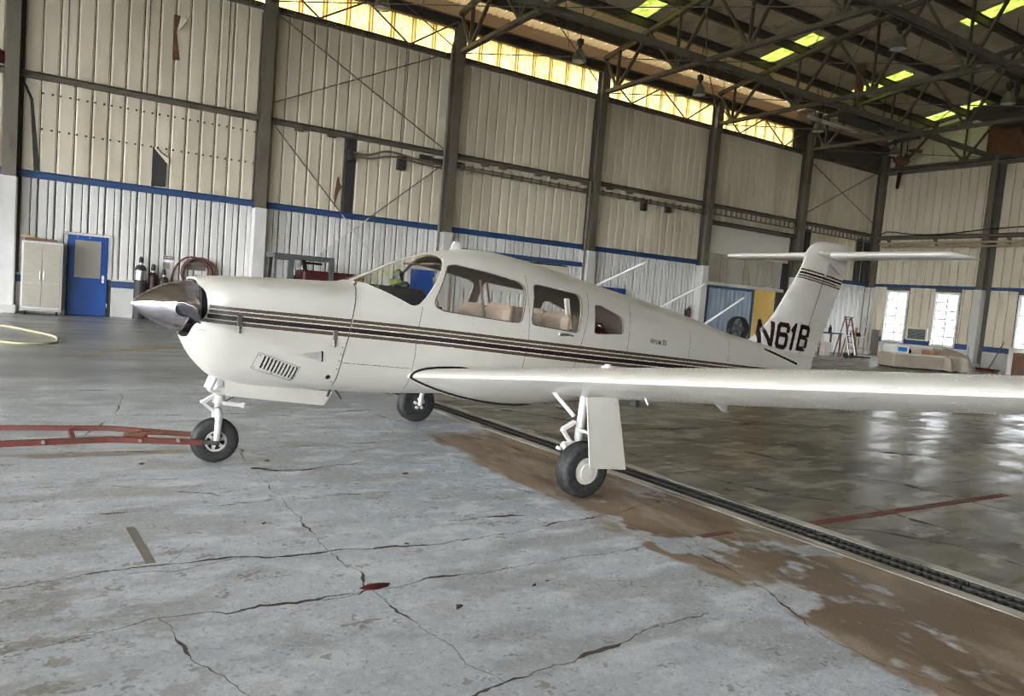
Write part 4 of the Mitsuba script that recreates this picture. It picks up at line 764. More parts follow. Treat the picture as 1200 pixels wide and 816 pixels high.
solo('red_bag', bev(31.55, 32.0, 14.9, 15.25, 0.94, 1.12, 0.05), 'tugred', 'dark red bag lying on the shelf of the reddish metal stand', 'bag')
XF = None
# boards stacked against the right wall corner
for i, (u, w, z, m) in enumerate(((0.12, 0.5, 1.55, 'pier'), (0.55, 0.42, 1.3, 'steellight'))):
    solo('board_sheet', on_right(bev(u, u+w, 0.10+0.04*i, 0.14+0.04*i, 0.0, z, 0.005)), m, ('pale board' if i == 0 else 'grey board')+' leaning on the right wall left of the first tall window', 'board')
# wall air conditioner box
k = thing('air_conditioner', 'square wall air conditioner with a grey grille between the first two tall windows', 'air conditioner')
add(k+'__frame', on_right(bev(2.38, 3.38, 0.06, 0.22, 0.95, 1.60, 0.015)), 'cream'); add(k+'__grille', on_right(bx(2.46, 3.30, 0.22, 0.235, 1.02, 1.50)), 'grey')
for i in range(8): add(k+'__slat', on_right(bx(2.46, 3.30, 0.235, 0.25, 1.05+i*0.056, 1.075+i*0.056)), 'greygreen')
# long crate with a tarpaulin under the windows
XF = np.array([[.409, -.60, 0, 25.55-.409*31.9+.60*15.2], [.912, .269, 0, 9.44-.912*31.9-.269*15.2], [0, 0, .86, 0], [0, 0, 0, 1]])
k = thing('long_crate', 'long low cream crate half covered by a sagging tarpaulin under the windows', 'crate')
c0 = (31.9, 32.9)
add(k+'__body', bev(c0[0], c0[1], 10.9, 15.2, 0.06, 0.62, 0.03), 'tarp'); add(k+'__skid', cat(bx(c0[0]+0.05, c0[0]+0.15, 10.95, 15.15, 0, 0.07), bx(c0[1]-0.15, c0[1]-0.05, 10.95, 15.15, 0, 0.07)), 'dark')
add(k+'__rim', cat(bev(c0[0]-0.04, c0[0]+0.06, 10.9, 15.2, 0.60, 0.68, 0.01), bev(c0[1]-0.06, c0[1]+0.04, 10.9, 15.2, 0.60, 0.90, 0.01)), 'cream')
g = []; NX, NY = 22, 16
for i in range(NX):
    for j in range(NY):
        u, v_ = i/(NX-1), j/(NY-1); y = 10.75+u*1.5
        if v_ < 0.5: x = c0[1]+0.05-(v_/0.5)*(c0[1]-c0[0]+0.15); z = 0.98-0.26*(v_/0.5)-0.1*u
        else: x = c0[0]-0.10-0.10*math.sin((v_-0.5)*3+u*9)*0.6-0.1*(v_-0.5); z = 0.72-0.1*u-(v_-0.5)*2*(0.66-0.1*u)
        g.append([x+0.03*math.sin(u*17+v_*4), y, z+0.03*math.sin(u*13+v_*7)])
f = [[i*NY+j, (i+1)*NY+j+a, i*NY+j+1+(0 if a else 0)] if a == 0 else [i*NY+j+1, (i+1)*NY+j, (i+1)*NY+j+1] for i in range(NX-1) for j in range(NY-1) for a in (0, 1)]
add(k+'__tarpaulin', TM(g, f), 'tarp', True, label='creased tarpaulin draped over one end')
add(k+'__divider', bev(c0[0]+0.2, c0[1]-0.1, 12.25, 12.6, 0.62, 0.86, 0.02), 'copper')
b = thing('cooler_box', 'white box with a blue label standing at the left end of the long crate', 'box'); add(b+'__body', bev(c0[0]+0.05, c0[1]-0.2, 14.3, 15.15, 0.62, 1.0, 0.04), 'white'); add(b+'__label_patch', cat(bev(c0[0]+0.035, c0[0]+0.052, 14.45, 15.0, 0.74, 0.92, 0.005)), 'labelblue')
solo('red_cushion', bev(c0[0]+0.3, c0[1]-0.15, 13.85, 14.25, 0.64, 0.86, 0.06), 'tugred', 'dark red cushion next to the white box on the long crate', 'cushion')
XF = shift(-2.0, -1.05)
b = thing('push_broom', 'push broom with wooden handle leaning on the pier at the right', 'broom'); add(b+'__handle', cyl((33.2, 9.95, 0.1), (34.0, 9.85, 1.25), 0.018, 8), 'wood'); add(b+'__head', bev(32.9, 33.3, 9.55, 10.3, 0.08, 0.16, 0.015), 'tugred'); add(b+'__bristles', bx(32.95, 33.25, 9.58, 10.27, 0.0, 0.09), 'rust')
XF = shift(-2.85, -1.2)
b = thing('wheel_chock_stand', 'blue grey tripod stand by the pier at the right', 'stand')
for dx, dy in ((0.0, 0.33), (0.25, -0.2), (-0.25, -0.2)): add(b+'__leg', cyl((33.3+dx, 10.55+dy, 0.0), (33.3, 10.55, 0.62), 0.022, 8), 'bluegrey')
add(b+'__pole', cyl((33.3, 10.55, 0.55), (33.3, 10.55, 1.0), 0.025, 8), 'bluegrey')
XF = shift(-0.35, -0.75)
b = thing('wooden_panel', 'brown wooden door panel with pale frame leaning near the right edge of the photo', 'panel'); add(b+'__board', bev(31.5, 31.58, 7.6, 8.85, 0.0, 0.9, 0.01), 'wood'); add(b+'__frame', cat(bev(31.46, 31.6, 8.78, 8.95, 0.0, 1.05, 0.01), bev(31.46, 31.6, 7.5, 8.95, 0.92, 1.08, 0.01)), 'cream')
XF = None
# hose on the floor at the left
solo('floor_hose', tube(spline([(-1.9, 12.3, 0.02), (-1.54, 11.93, 0.02), (-0.96, 10.83, 0.02), (-0.60, 9.9, 0.02), (-0.56, 9.2, 0.02), (-0.70, 8.65, 0.02), (-1.05, 8.5, 0.02), (-1.4, 8.75, 0.02), (-1.9, 9.0, 0.02)], 60), 0.02, 7), 'hoseyellow', 'pale yellow hose curling over the floor at the left', 'hose', smooth=True)

# ------------------------------------------------------------------ the aircraft: nose at x = 0, tail towards +x, its left side towards the camera (-y)
AP = thing('airplane', 'white low wing single engine airplane with brown stripes, T tail and N61B on its fin', 'airplane')
P_ = lambda n: AP+'__'+n
TOP = PC([.33,.36,.41,.6,.86,1.2,1.5,1.56,1.767,1.99,2.3,2.47,2.64,2.81,3.19,3.585,4.0,4.46,4.94,5.46,6.17,6.54,7.0,7.9],[1.38,1.41,1.43,1.45,1.464,1.474,1.482,1.49,1.578,1.69,1.798,1.84,1.868,1.872,1.838,1.77,1.692,1.61,1.527,1.425,1.26,1.2,1.14,1.0])
BOT = PC([.33,.35,.39,.46,.55,.65,.82,1.36,1.55,2,3.5,4.3,5,6,7,7.9],[.99,.94,.86,.77,.69,.655,.625,.6,.585,.575,.575,.61,.66,.735,.80,.85])
WID = PC([.33,.36,.45,.6,.9,1.4,2,2.6,3.2,3.8,4.4,5,5.6,6.2,6.8,7.4,7.9],[.27,.31,.37,.425,.47,.515,.555,.572,.565,.53,.465,.39,.315,.24,.17,.1,.045])
ZMF = PC([.33,1.4,3.5,5,6.5,7.9],[1.12,1.12,1.1,1.02,.98,.93])
NUF = PC([.33,.8,1.4,2,2.8,4,5.5,7.9],[6.0,4.6,3.5,2.75,2.5,2.3,2.1,2.0])
NLF = PC([.33,.8,1.4,3.5,5,7.9],[2.3,2.8,3.6,3.6,2.6,2.2])
def half(x, z):
    zt, zb, w, zm = TOP(x), BOT(x), WID(x), ZMF(x)
    up = np.clip((z-zm)/(zt-zm), 0, 1); lo = np.clip((zm-z)/(zm-zb), 0, 1)
    return w*np.where(z >= zm, (1-up**NUF(x))**(1/NUF(x)), (1-lo**NLF(x))**(1/NLF(x)))
def loft(x0, x1, d=0.0, step=0.045, nk=30):
    xs = np.linspace(x0, x1, max(3, int((x1-x0)/step))) if x0 > 0.7 else np.r_[np.linspace(x0, 0.7, 22)[:-1], np.linspace(0.7, x1, max(3, int((x1-0.7)/step)))]
    V = []
    q = np.linspace(0, 1, nk+1)
    for x in xs:
        zt, zb, w, zm, nu, nl = TOP(x)+d, BOT(x)-d, WID(x)+d, ZMF(x), NUF(x), NLF(x)
        th = q*np.pi/2
        uy, uz = w*np.cos(th)**(2/nu), zm+(zt-zm)*np.sin(th)**(2/nu)
        ly, lz = w*np.cos(th)**(2/nl), zm-(zm-zb)*np.sin(th)**(2/nl)
        ring = np.r_[np.c_[uy, uz], np.c_[-uy[::-1], uz[::-1]][1:], np.c_[-ly, lz][1:], np.c_[ly[::-1], lz[::-1]][1:-1]]
        V.append(np.c_[np.full(len(ring), x), ring])
    n = len(V[0]); K = len(V); V = np.vstack(V+[[[xs[0], 0, ZMF(xs[0])], [xs[-1], 0, ZMF(xs[-1])]]]); F = []
    i = np.arange(n); j = (i+1) % n
    for k in range(K-1): F += [np.stack([k*n+i, k*n+j, (k+1)*n+j], 1), np.stack([k*n+i, (k+1)*n+j, (k+1)*n+i], 1)]
    F += [np.stack([0*i+K*n, j, i], 1), np.stack([0*i+K*n+1, (K-1)*n+i, (K-1)*n+j], 1)]
    m = to_m(TM(V, np.vstack(F)[:, ::-1]))
    return m if m.volume() > 0 else to_m(TM(V, np.vstack(F)))
def yprism(poly, y0, y1):            # shapely polygon in (x, z) as a solid between y0 and y1
    q = ext(poly, y1-y0); v = np.array(q.vertices)
    m = to_m(TM(np.stack([v[:, 0], y0+v[:, 2], v[:, 1]], 1), np.asarray(q.faces)[:, ::-1]))
    return m
def rounded(pts, r): return Polygon(pts).buffer(-r, 8).buffer(r, 8)
OFF = {}
def patch(poly, d=0.002, side=-1):   # the piece of the skin, lifted by d, that lies under a polygon of the side view
    if d not in OFF: OFF[d] = loft(0.33, 7.72, d)
    y = (-1.2, 0.0) if side < 0 else (0.0, 1.2) if side > 0 else (-1.2, 1.2)
    out = []
    for g in getattr(poly, 'geoms', [poly]):
        m = from_m(OFF[d] ^ yprism(g, *y)); c = m.triangles_center
        from shapely import points, distance
        db = distance(points(c[:, 0], c[:, 2]), g.boundary)
        keep = (db > 6e-5) & ((np.abs(c[:, 1]) > 1e-4) | (side == 0))
        out.append(TM(m.vertices, m.faces[keep]))
    m = cat(*out); m.merge_vertices(); return m
outer, inner = loft(0.33, 7.72), loft(0.335, 7.70, -0.014)
seam_c = Polygon([(1.60, 1.6), (1.605, 1.50), (1.55, 1.465), (1.523, 1.394), (1.502, 1.296), (1.484, 1.197), (1.466, 1.064), (1.436, .93), (1.421, .828), (1.41, .744), (1.393, .658), (1.385, .5), (0.2, .5), (0.2, 1.6)])
front_cut = Polygon([(0.2, 1.6), (.400, 1.6), (.400, 1.398), (.409, 1.376), (.432, 1.358), (.452, 1.33), (.462, 1.295), (.468, 1.254), (.469, 1.21), (.464, 1.175), (.445, 1.14), (.414, 1.112), (.388, 1.085), (.371, 1.045), (.358, 1.0), (.34, .985), (0.2, .98)])
cowl = ((outer - inner) ^ yprism(seam_c, -1, 1)) - yprism(front_cut, -1, 1)
scoop_h = Polygon([(1.15, .925), (1.275, .942), (1.28, .866), (1.15, .905)])
cowl = cowl - yprism(scoop_h, -1, 0)
vents = [Polygon([(.866+i*.0262, .894-i*.0093), (.882+i*.0262, .888-i*.0093), (.855+i*.0262, .794-i*.0093), (.839+i*.0262, .800-i*.0093)]) for i in range(10)]
split = 1.10                        # the upper and the lower half of the cowling meet behind the stripes
up_box = yprism(Polygon([(0, 1.175), (2, 1.06), (2, 2), (0, 2)]), -1, 1)
add(P_('upper_cowling'), from_m(cowl ^ up_box), 'paint', 30)
add(P_('lower_cowling'), from_m((cowl - up_box) - yprism(unary_union(vents), -1, 0)), 'paint', 30)
add(P_('engine_bulkhead'), from_m(loft(0.335, 7.88, -0.02) ^ yprism(sbox(0.56, 0.4, 1.36, 1.7), -1, 1)), 'black', 30)
# cabin openings
WSC = Polygon([(1.634, 1.492), (1.696, 1.460), (1.783, 1.424), (1.88, 1.380), (1.965, 1.342), (2.0, 1.340), (2.035, 1.352), (2.088, 1.404), (2.162, 1.499), (2.241, 1.61), (2.300, 1.705), (2.318, 1.745), (2.305, 1.775), (2.27, 1.790), (2.15, 1.95), (1.40, 1.95), (1.50, 1.52), (1.57, 1.503)])
W2 = rounded([(2.325, 1.690), (2.40, 1.705), (2.714, 1.660), (2.99, 1.608), (3.047, 1.572), (3.048, 1.49), (3.006, 1.275), (2.96, 1.255), (2.644, 1.278), (2.25, 1.313), (2.165, 1.345), (2.172, 1.40)], 0.045)
W3 = rounded([(3.155, 1.605), (3.643, 1.550), (3.705, 1.528), (3.70, 1.46), (3.642, 1.195), (3.573, 1.200), (3.118, 1.245), (3.108, 1.29)], 0.04)
W4 = rounded([(3.872, 1.462), (3.95, 1.458), (4.207, 1.365), (4.245, 1.330), (4.225, 1.205), (3.838, 1.195)], 0.03)
WIN = [W2, W3, W4]
cab = yprism(sbox(1.62, 0.64, 4.5, 2.0), -1, 1)
wholes = yprism(W2, -1, 1) + yprism(W3, -1, 1) + yprism(W4, -1, 1)
ws_cut = yprism(WSC, -1, 1) - to_m(bx(1.0, 2.6, -0.022, 0.022, 1.0, 2.2))
body = (outer - (inner ^ cab)) - yprism(seam_c.buffer(0.004), -1, 1) - wholes - ws_cut
# the windshield opening must keep the belly side: only the region above the prism's lower edge is cut
add(P_('fuselage'), from_m(body), 'paint', 30, label='white fuselage skin')
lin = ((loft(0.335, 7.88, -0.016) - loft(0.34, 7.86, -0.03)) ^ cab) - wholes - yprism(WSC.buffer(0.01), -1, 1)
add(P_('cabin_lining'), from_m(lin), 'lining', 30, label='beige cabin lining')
for s in (-1, 1):
    add(P_('windshield'), patch(WSC.intersection(sbox(1.5, 1.3, 2.4, 1.93)), -0.004, s), 'pane', True, label='clear windshield half')
    for g in WIN: add(P_('cabin_window'), patch(g.buffer(0.004), -0.005, s), 'pane', True)
    for g in WIN: add(P_('window_gasket'), patch(g.buffer(0.005).difference(g.buffer(-0.004)), 0.0012, s), 'seam')
# stripes
ST = PC([0.3, .47, .784, 1.4, 2.1, 2.91, 3.89, 5.16, 6.79, 7.7], [1.25, 1.242, 1.229, 1.205, 1.171, 1.121, 1.060, .978, .872, .812])
SWD = PC([.3, .45, 1.4, 2.1, 2.9, 3.9, 5.5, 7.7], [.125, .127, .137, .139, .146, .155, .155, .12])
for nm, a, b, m in (('upper_stripe', 0.0, .17, 'brown'), ('middle_stripe', .245, .425, 'brown'), ('dark_stripe', .50, .74, 'maroon'), ('lower_stripe', .815, 1.0, 'brown')):
    x0 = {'upper_stripe': .478, 'middle_stripe': .478, 'dark_stripe': .468, 'lower_stripe': .43}[nm]
    for xa, xb in ((x0, 1.41), (1.505, 7.68)):
        q = np.linspace(xa, xb, 60)
        if xa > 1: q[0] = {'upper_stripe': 1.495, 'middle_stripe': 1.488, 'dark_stripe': 1.480, 'lower_stripe': 1.474}[nm]
        else: q[-1] = {'upper_stripe': 1.487, 'middle_stripe': 1.480, 'dark_stripe': 1.472, 'lower_stripe': 1.466}[nm]
        pg = Polygon(np.r_[np.c_[q, ST(q)-a*SWD(q)], np.c_[q[::-1], ST(q[::-1])-b*SWD(q[::-1])]])
        for s in (-1, 1): add(P_(nm), patch(pg, 0.0016, s), m, True, label=('dark maroon' if m == 'maroon' else 'taupe brown')+' side stripe')
# skin seams
def line(pts, w=0.0035): return LineString(pts).buffer(w/2, cap_style=2)
for pts in ([(2.062, 1.335), (2.03, 1.16), (2.02, .986), (2.008, .78), (1.99, .64)], [(3.08, 1.68), (3.075, 1.5), (3.085, 1.136), (3.05, .85)], [(3.815, 1.58), (3.76, 1.35), (3.69, 1.10), (3.62, .85)], [(4.39, 1.50), (4.33, 1.30), (4.31, 1.18), (4.30, .95)], [(1.50, 1.14), (1.48, .86), (2.0, .80)] if False else [(1.44, .86), (2.0, .83)], [(4.31, 1.22), (6.7, .98)] if False else [(5.3, 1.30), (5.25, 1.0), (5.2, .80)], [(6.0, 1.20), (5.95, .95)]):
    add(P_('skin_seam'), patch(line(pts, 0.0045), 0.001), 'seam')
add(P_('skin_seam'), patch(line([(.44, 1.118), (.9, 1.094), (1.44, 1.062)] if False else [(.405, 1.06), (.46, 1.055)], 0.003), 0.001), 'seam')
add(P_('skin_seam'), patch(LineString([(1.603, 1.497), (1.551, 1.465), (1.525, 1.394), (1.504, 1.296), (1.486, 1.197), (1.468, 1.064), (1.438, .93), (1.423, .828), (1.412, .744), (1.398, .67)]).buffer(.0038, cap_style=2), 0.0022), 'seam')
add(P_('skin_seam'), patch(lp_ := Polygon([(.825, .915), (1.125, .812), (1.085, .700), (.782, .795)]).buffer(.003).difference(Polygon([(.825, .915), (1.125, .812), (1.085, .700), (.782, .795)]).buffer(-.001)), 0.003), 'seam')
# louvre plate, latches, holes, handles
lp = Polygon([(.825, .915), (1.125, .812), (1.085, .700), (.782, .795)]).difference(unary_union(vents))
lk = add(P_('louver_plate'), patch(lp, 0.004), 'paint', 20, label='raised cooling louver plate')
for c in ((.835, .895), (.80, .805), (.955, .855), (1.10, .812), (1.075, .712), (.93, .755)): add(lk+'__rivet', patch(Polygon([(c[0]+.006*math.cos(t), c[1]+.006*math.sin(t)) for t in np.linspace(0, 6.28, 8)[:-1]]), 0.006), 'seam')
for x, z in ((.68, 1.125), (1.365, 1.055)):
    y = -float(half(x, z)); k = add(P_('cowl_latch'), bev(x-.018, x+.018, y-.012, y+.01, z-.02, z+.055, .004), 'enamel', label='metal cowling latch')
    add(k+'__lever', bev(x-.010, x+.010, y-.016, y+.01, z-.075, z-.02, .004), 'enamel'); add(k+'__pin', cyl((x, y-.02, z-.035), (x, y, z-.035), .007, 8), 'dark')
add(P_('air_scoop'), patch(scoop_h.buffer(.004), -0.010), 'silver')
add(P_('air_scoop'), patch(Polygon([(1.27, .944), (1.283, .945), (1.288, .864), (1.277, .866)]), 0.003), 'black')
add(P_('drain_hole'), patch(Polygon([(1.345+.018*math.cos(t), .741+.018*math.sin(t)) for t in np.linspace(0, 6.28, 14)[:-1]]), 0.0015), 'black')
for x, z in ((1.447, .98), (1.44, .93), (1.432, .87), (1.424, .81), (1.404, .70)): add(P_('cowl_screw'), patch(Polygon([(x-.02+.005*math.cos(t), z+.005*math.sin(t)) for t in np.linspace(0, 6.28, 8)[:-1]]), 0.0015), 'dark')
x, z = 3.49, 1.172; y = -float(half(x, z))
k = add(P_('door_handle'), bev(x-.075, x+.05, y-.012, y+.005, z-.012, z+.014, .004), 'metal'); add(k+'__lock', cyl((x+.075, y-.01, z-.008), (x+.075, y, z-.008), .008, 10), 'dark')
for x, z in ((2.52, 1.21), (3.03, 1.18)): add(P_('vent_knob'), cyl((x, -float(half(x, z))-.008, z), (x, -float(half(x, z)), z), .008, 8), 'metal')
add(P_('exhaust_stub'), cat(cyl((1.42, -.30, .62), (1.40, -.31, .565), .010, 8), cyl((1.46, -.30, .62), (1.51, -.32, .545), .012, 8, .004)), 'dark')
# script on the rear fuselage
def flat(mesh):                      # lettering in (x, z), laid on the skin
    v = np.array(mesh.vertices); return v
tm = meshkit.text_mesh('Arrow IV', 0.055, 0.002); v = np.array(tm.vertices); v[:, 0] *= 0.82
v[:, 0] += 0.28*v[:, 1]; X = 4.62+v[:, 0]-v[:, 0].min(); Z = 1.128+v[:, 1]-0.10*(X-4.62)
add(P_('model_script'), TM(np.stack([X, -half(X, Z)-0.001-v[:, 2], Z], 1), tm.faces), 'black', label='small black script')
# antennas
k = add(P_('roof_fin_antenna'), xz(mv(trimesh.creation.extrude_polygon(Polygon([(2.53, 1.85), (2.64, 1.86), (2.605, 1.93), (2.565, 1.93)]), 0.03, engine='earcut'), (0, 0, -0.015)), 0), 'gearwhite', label='small white blade antenna')
for (a, b) in (((4.17, 0, 1.64), (4.86, 0, 1.962)), ((5.09, 0, 1.48), (5.76, 0, 1.80)), ((5.80, 0, 1.335), (6.42, 0, 1.69))):
    a, b = np.array(a), np.array(b); k = add(P_('whip_antenna'), cyl(a, b, .014, 8, .009), 'white', label='thin raked white antenna'); add(k+'__base', cyl(a-(0, 0, .06), a+(b-a)*.06, .022, 8, .014), 'gearwhite', 40)
# spinner and propeller
sz = 1.203
prof = [(0.2*(.75*(1-(1-t)**2.05)+.25*math.sqrt(1-(1-t)**2)), 0.43*t) for t in np.linspace(0.004, 1, 30)]
add(P_('spinner'), lathe([(0, 0.0)]+prof+[(0.2, .44), (.19, .445), (0, .445)], (0, 0, sz), (1, 0, 0), 56), 'chrome', 40, label='polished chrome spinner')
add(P_('propeller_hub'), cyl((.44, 0, sz), (.56, 0, sz), .185, 36), 'black', 40)
add(P_('spinner_ring'), cyl((.445, 0, sz), (.452, 0, sz), .197, 48), 'metal', 40)
def blade(s):
    V = []; ns = 18
    for t in np.linspace(0, 1, ns):
        r = 0.13+t*0.82; ch = (0.11+0.05*math.sin(min(1, t*1.4)*math.pi*0.9))*(1-max(0, t-.85)*3.2); th = 0.05*(1-t)+0.010
        if t < .12: th = .05; ch = .10
        tw = math.radians(62-44*t**0.8)
        for a in np.linspace(0, 2*np.pi, 16, endpoint=False):
            c_, h_ = ch/2*math.cos(a), th/2*math.sin(a)
            # chord runs in the (x, z) plane, twisted against the plane of rotation
            V.append([.335+c_*math.sin(tw)*(1)-h_*math.cos(tw)*1, s*r, sz-.012-s*(-1)*0-(c_*math.cos(tw)+h_*math.sin(tw))*(-s if s > 0 else 1)])
    n = 16; F = []; i = np.arange(n); j = (i+1) % n
    for k in range(ns-1): F += [np.stack([k*n+i, k*n+j, (k+1)*n+j], 1), np.stack([k*n+i, (k+1)*n+j, (k+1)*n+i], 1)]
    V.append(np.mean(V[-n:], 0)); F.append(np.stack([(ns-1)*n+i, (ns-1)*n+j, 0*i+len(V)-1], 1))
    return TM(V, np.vstack(F))
for s in (-1, 1):
    bl = blade(s); k = add(P_('propeller_blade'), bl, 'black', 40, label='black propeller blade with a bright edge')
    v = np.array(bl.vertices[:-1]).reshape(18, 16, 3)
    for e in (0, 8): add(k+'__bright_edge', tube(v[1:, e], .006, 6), 'chrome', True)
    add(k+'__root_opening', cyl((.335, s*.12, sz-.012), (.335, s*.186, sz-.012), .055, 24), 'black', 40)
    A = np.linspace(0, 2*np.pi, 32, endpoint=False); add(k+'__root_ring', tube(np.stack([.335+.057*np.cos(A), 0*A+s*.184, sz-.012+.057*np.sin(A)], 1), .007, 6, True), 'chrome', True)
# fin and rudder
FLE = PC([.84, 1.15, 1.25, 1.5, 1.8, 2.17, 2.34, 2.42, 2.475, 2.50], [6.45, 6.50, 6.66, 6.945, 7.16, 7.40, 7.46, 7.53, 7.64, 7.78])
FTE = PC([.84, 1.06, 1.74, 2.14, 2.42, 2.475, 2.50], [7.755, 7.85, 8.13, 8.276, 8.335, 8.29, 8.15])
FTH = PC([.84, 1.3, 2.2, 2.32, 2.42, 2.47, 2.50], [.15, .125, .095, .10, .085, .055, .02])
def foil(n=22): 
    s = (1-np.cos(np.linspace(0, np.pi, n)))/2; t = 5*(.2969*np.sqrt(s)-.126*s-.3516*s**2+.2843*s**3-.1036*s**4); return s, t
def fin_loft():
    s, t = foil(24); V = []; zs = np.r_[np.linspace(.84, 2.30, 30), np.linspace(2.33, 2.50, 9)]
    for z in zs:
        x = FLE(z)+s*(FTE(z)-FLE(z)); y = t*FTH(z)
        V.append(np.r_[np.c_[x, -y, 0*x+z], np.c_[x[::-1], y[::-1], 0*x+z][1:-1]])
    n = len(V[0]); K = len(V); V = np.vstack(V); F = []; i = np.arange(n); j = (i+1) % n
    for k in range(K-1): F += [np.stack([k*n+i, k*n+j, (k+1)*n+j], 1), np.stack([k*n+i, (k+1)*n+j, (k+1)*n+i], 1)]
    c0, c1 = V[:n].mean(0), V[-n:].mean(0); V = np.vstack([V, [c0, c1]])
    F += [np.stack([0*i+K*n, j, i], 1), np.stack([0*i+K*n+1, (K-1)*n+i, (K-1)*n+j], 1)]
    m = to_m(TM(V, np.vstack(F))); return m if m.volume() > 0 else to_m(TM(V, np.vstack(F)[:, ::-1]))
FIN = fin_loft(); HX = lambda z: 7.43+.321*(z-.87)
rud = Polygon([(HX(.8), .8), (HX(2.235), 2.235), (8.5, 2.09), (8.5, .8)])
add(P_('fin'), from_m(FIN - yprism(rud.buffer(.005), -1, 1)), 'paint', 30)
R_ = add(P_('rudder'), from_m(FIN ^ yprism(rud, -1, 1)), 'paint', 30)
for i in range(9):
    z = 1.0+i*.13; x = HX(z); add(R_+'__rib_bead', bar((x+.04, -.5*float(FTH(z))*.60-.001, z), (float(FTE(z))-.02, -.004, z-.10), .012, .012), 'paint')
add(P_('fin_cable'), cat(cyl((7.86, -.06, 2.22), (8.10, -.06, 2.10), .008, 6), cyl((7.86, -.06, 2.22), (7.80, -.055, 2.06), .010, 6)), 'metal')
def fin_y(x, z):
    s = np.clip((x-FLE(z))/(FTE(z)-FLE(z)), 0, 1); return 5*(.2969*np.sqrt(s)-.126*s-.3516*s**2+.2843*s**3-.1036*s**4)*FTH(z)
def on_fin(poly, d, side=-1):
    q = ext(poly, 0.001); q = trimesh.Trimesh(*trimesh.remesh.subdivide_to_size(q.vertices, q.faces, 0.05)); v = np.array(q.vertices)
    return TM(np.stack([v[:, 0], side*(fin_y(v[:, 0], v[:, 1])+d+v[:, 2]), v[:, 1]], 1), np.asarray(q.faces)[:, ::-1] if side < 0 else q.faces)
add(R_+'__hinge_line', on_fin(line([(HX(.95), .95), (HX(2.2), 2.2)], .010), .003), 'seam')
# three stripes round the top of the fin
for a, b, m in ((0.0, .022, 'brown'), (.040, .066, 'maroon'), (.080, .100, 'brown'), (.112, .128, 'brown')):
    for s in (-1, 1):
        zt = lambda x, o: 2.155-.106*(x-7.15)-o
        x0, x1 = 7.05, 8.30
        pg = Polygon([(x, zt(x, a)) for x in np.linspace(x0, x1, 12)]+[(x, zt(x, b)) for x in np.linspace(x1, x0, 12)])
        out = Polygon([(FLE(z)+.004, z) for z in np.linspace(1.2, 2.3, 20)]+[(FTE(z)-.004, z) for z in np.linspace(2.3, 1.2, 20)])
        add(P_('fin_stripe'), on_fin(pg.intersection(out), .0025, s), m)
add(P_('fin_stripe'), patch(line([(6.70, 1.103), (7.385, .93)], .026), 0.002), 'black', label='black line at the foot of the fin')
# registration letters, drawn as heavy block strokes in a sheared box
LET = {'N': [[(0, 0), (0, 1)], [(0, 1), (1, 0)], [(1, 0), (1, 1)]],
       '6': [[(1, .78), (1, .88), (.85, 1), (.15, 1), (0, .88), (0, .12), (.15, 0), (.85, 0), (1, .12), (1, .45), (.85, .56), (0, .56)]],
       '1': [[(.05, .80), (.5, 1), (.5, 0)]],
       'B': [[(0, 0), (0, 1), (.8, 1), (1, .88), (1, .62), (.85, .53), (0, .53)], [(.85, .53), (1, .42), (1, .12), (.85, 0), (0, 0)]]}
H = .325
for ch, x0, w in (('N', 6.655, .25), ('6', 6.955, .225), ('1', 7.215, .13), ('B', 7.385, .215)):
    z0 = 1.122-.03*(x0-6.7)
    st = []
    for pl in LET[ch]:
        pts = []
        for u, v_ in pl:
            z = z0+.026+v_*(H-.052); pts.append((x0+.030+u*(w-.052)+.15*(z-z0), z-.06*u*w))
        st.append(LineString(pts).buffer(.029, cap_style=3 if ch in 'N1' else 3, join_style=2, mitre_limit=2.2))
    pg = unary_union(st); pg = pg.intersection(sbox(6, z0-.03, 9, z0+H+.004))
    if ch == 'B': pg = pg.intersection(Polygon([(6, .8), (HX(.8)+.20, .8), (HX(1.6)+.12, 1.6), (6, 1.6)]))
    add(P_('registration_letter'), on_fin(pg, .004), 'maroon', label='dark registration letter '+ch)
    q = None
# stabilator
def stab(s):
    sa, ta = foil(20); V = []; K = 0
    y0, y1 = (.055, 1.70) if s > 0 else (.10, 1.60)
    for y in np.r_[np.linspace(y0, y1-.12, 10), np.linspace(y1-.09, y1, 8)]:
        e = np.clip((y-(y1-.14))/.14, 0, 1); k_ = math.sqrt(max(1-e**2.2, 0.0))
        le = 7.79+.30*e**2; te = 8.44-.02*e; th = .105*max(k_, .06)*(1-.2*y/y1)
        x = le+sa*(te-le); z = ta*th
        V.append(np.r_[np.c_[x, 0*x+s*y, 2.333+z], np.c_[x[::-1], 0*x+s*y, 2.333-z[::-1]][1:-1]]); K += 1
    n = len(V[0]); V = np.vstack(V); F = []; i = np.arange(n); j = (i+1) % n
    for k in range(K-1): F += [np.stack([k*n+i, k*n+j, (k+1)*n+j], 1), np.stack([k*n+i, (k+1)*n+j, (k+1)*n+i], 1)]
    c0, c1 = V[:n].mean(0), V[-n:].mean(0); V = np.vstack([V, [c0, c1]])
    F += [np.stack([0*i+K*n, j, i], 1), np.stack([0*i+K*n+1, (K-1)*n+i, (K-1)*n+j], 1)]
    m = TM(V, np.vstack(F)); return m if m.volume > 0 else TM(V, np.vstack(F)[:, ::-1])
for s in (-1, 1): add(P_('stabilator'), stab(s), 'paint', 40)
add(P_('stabilator_fairing'), lathe([(0, 0), (.025, .02), (.038, .08), (.04, .2), (.035, .3), (0, .32)], (7.60, -.055, 2.345), (1, 0, 0), 16), 'paint', 40)
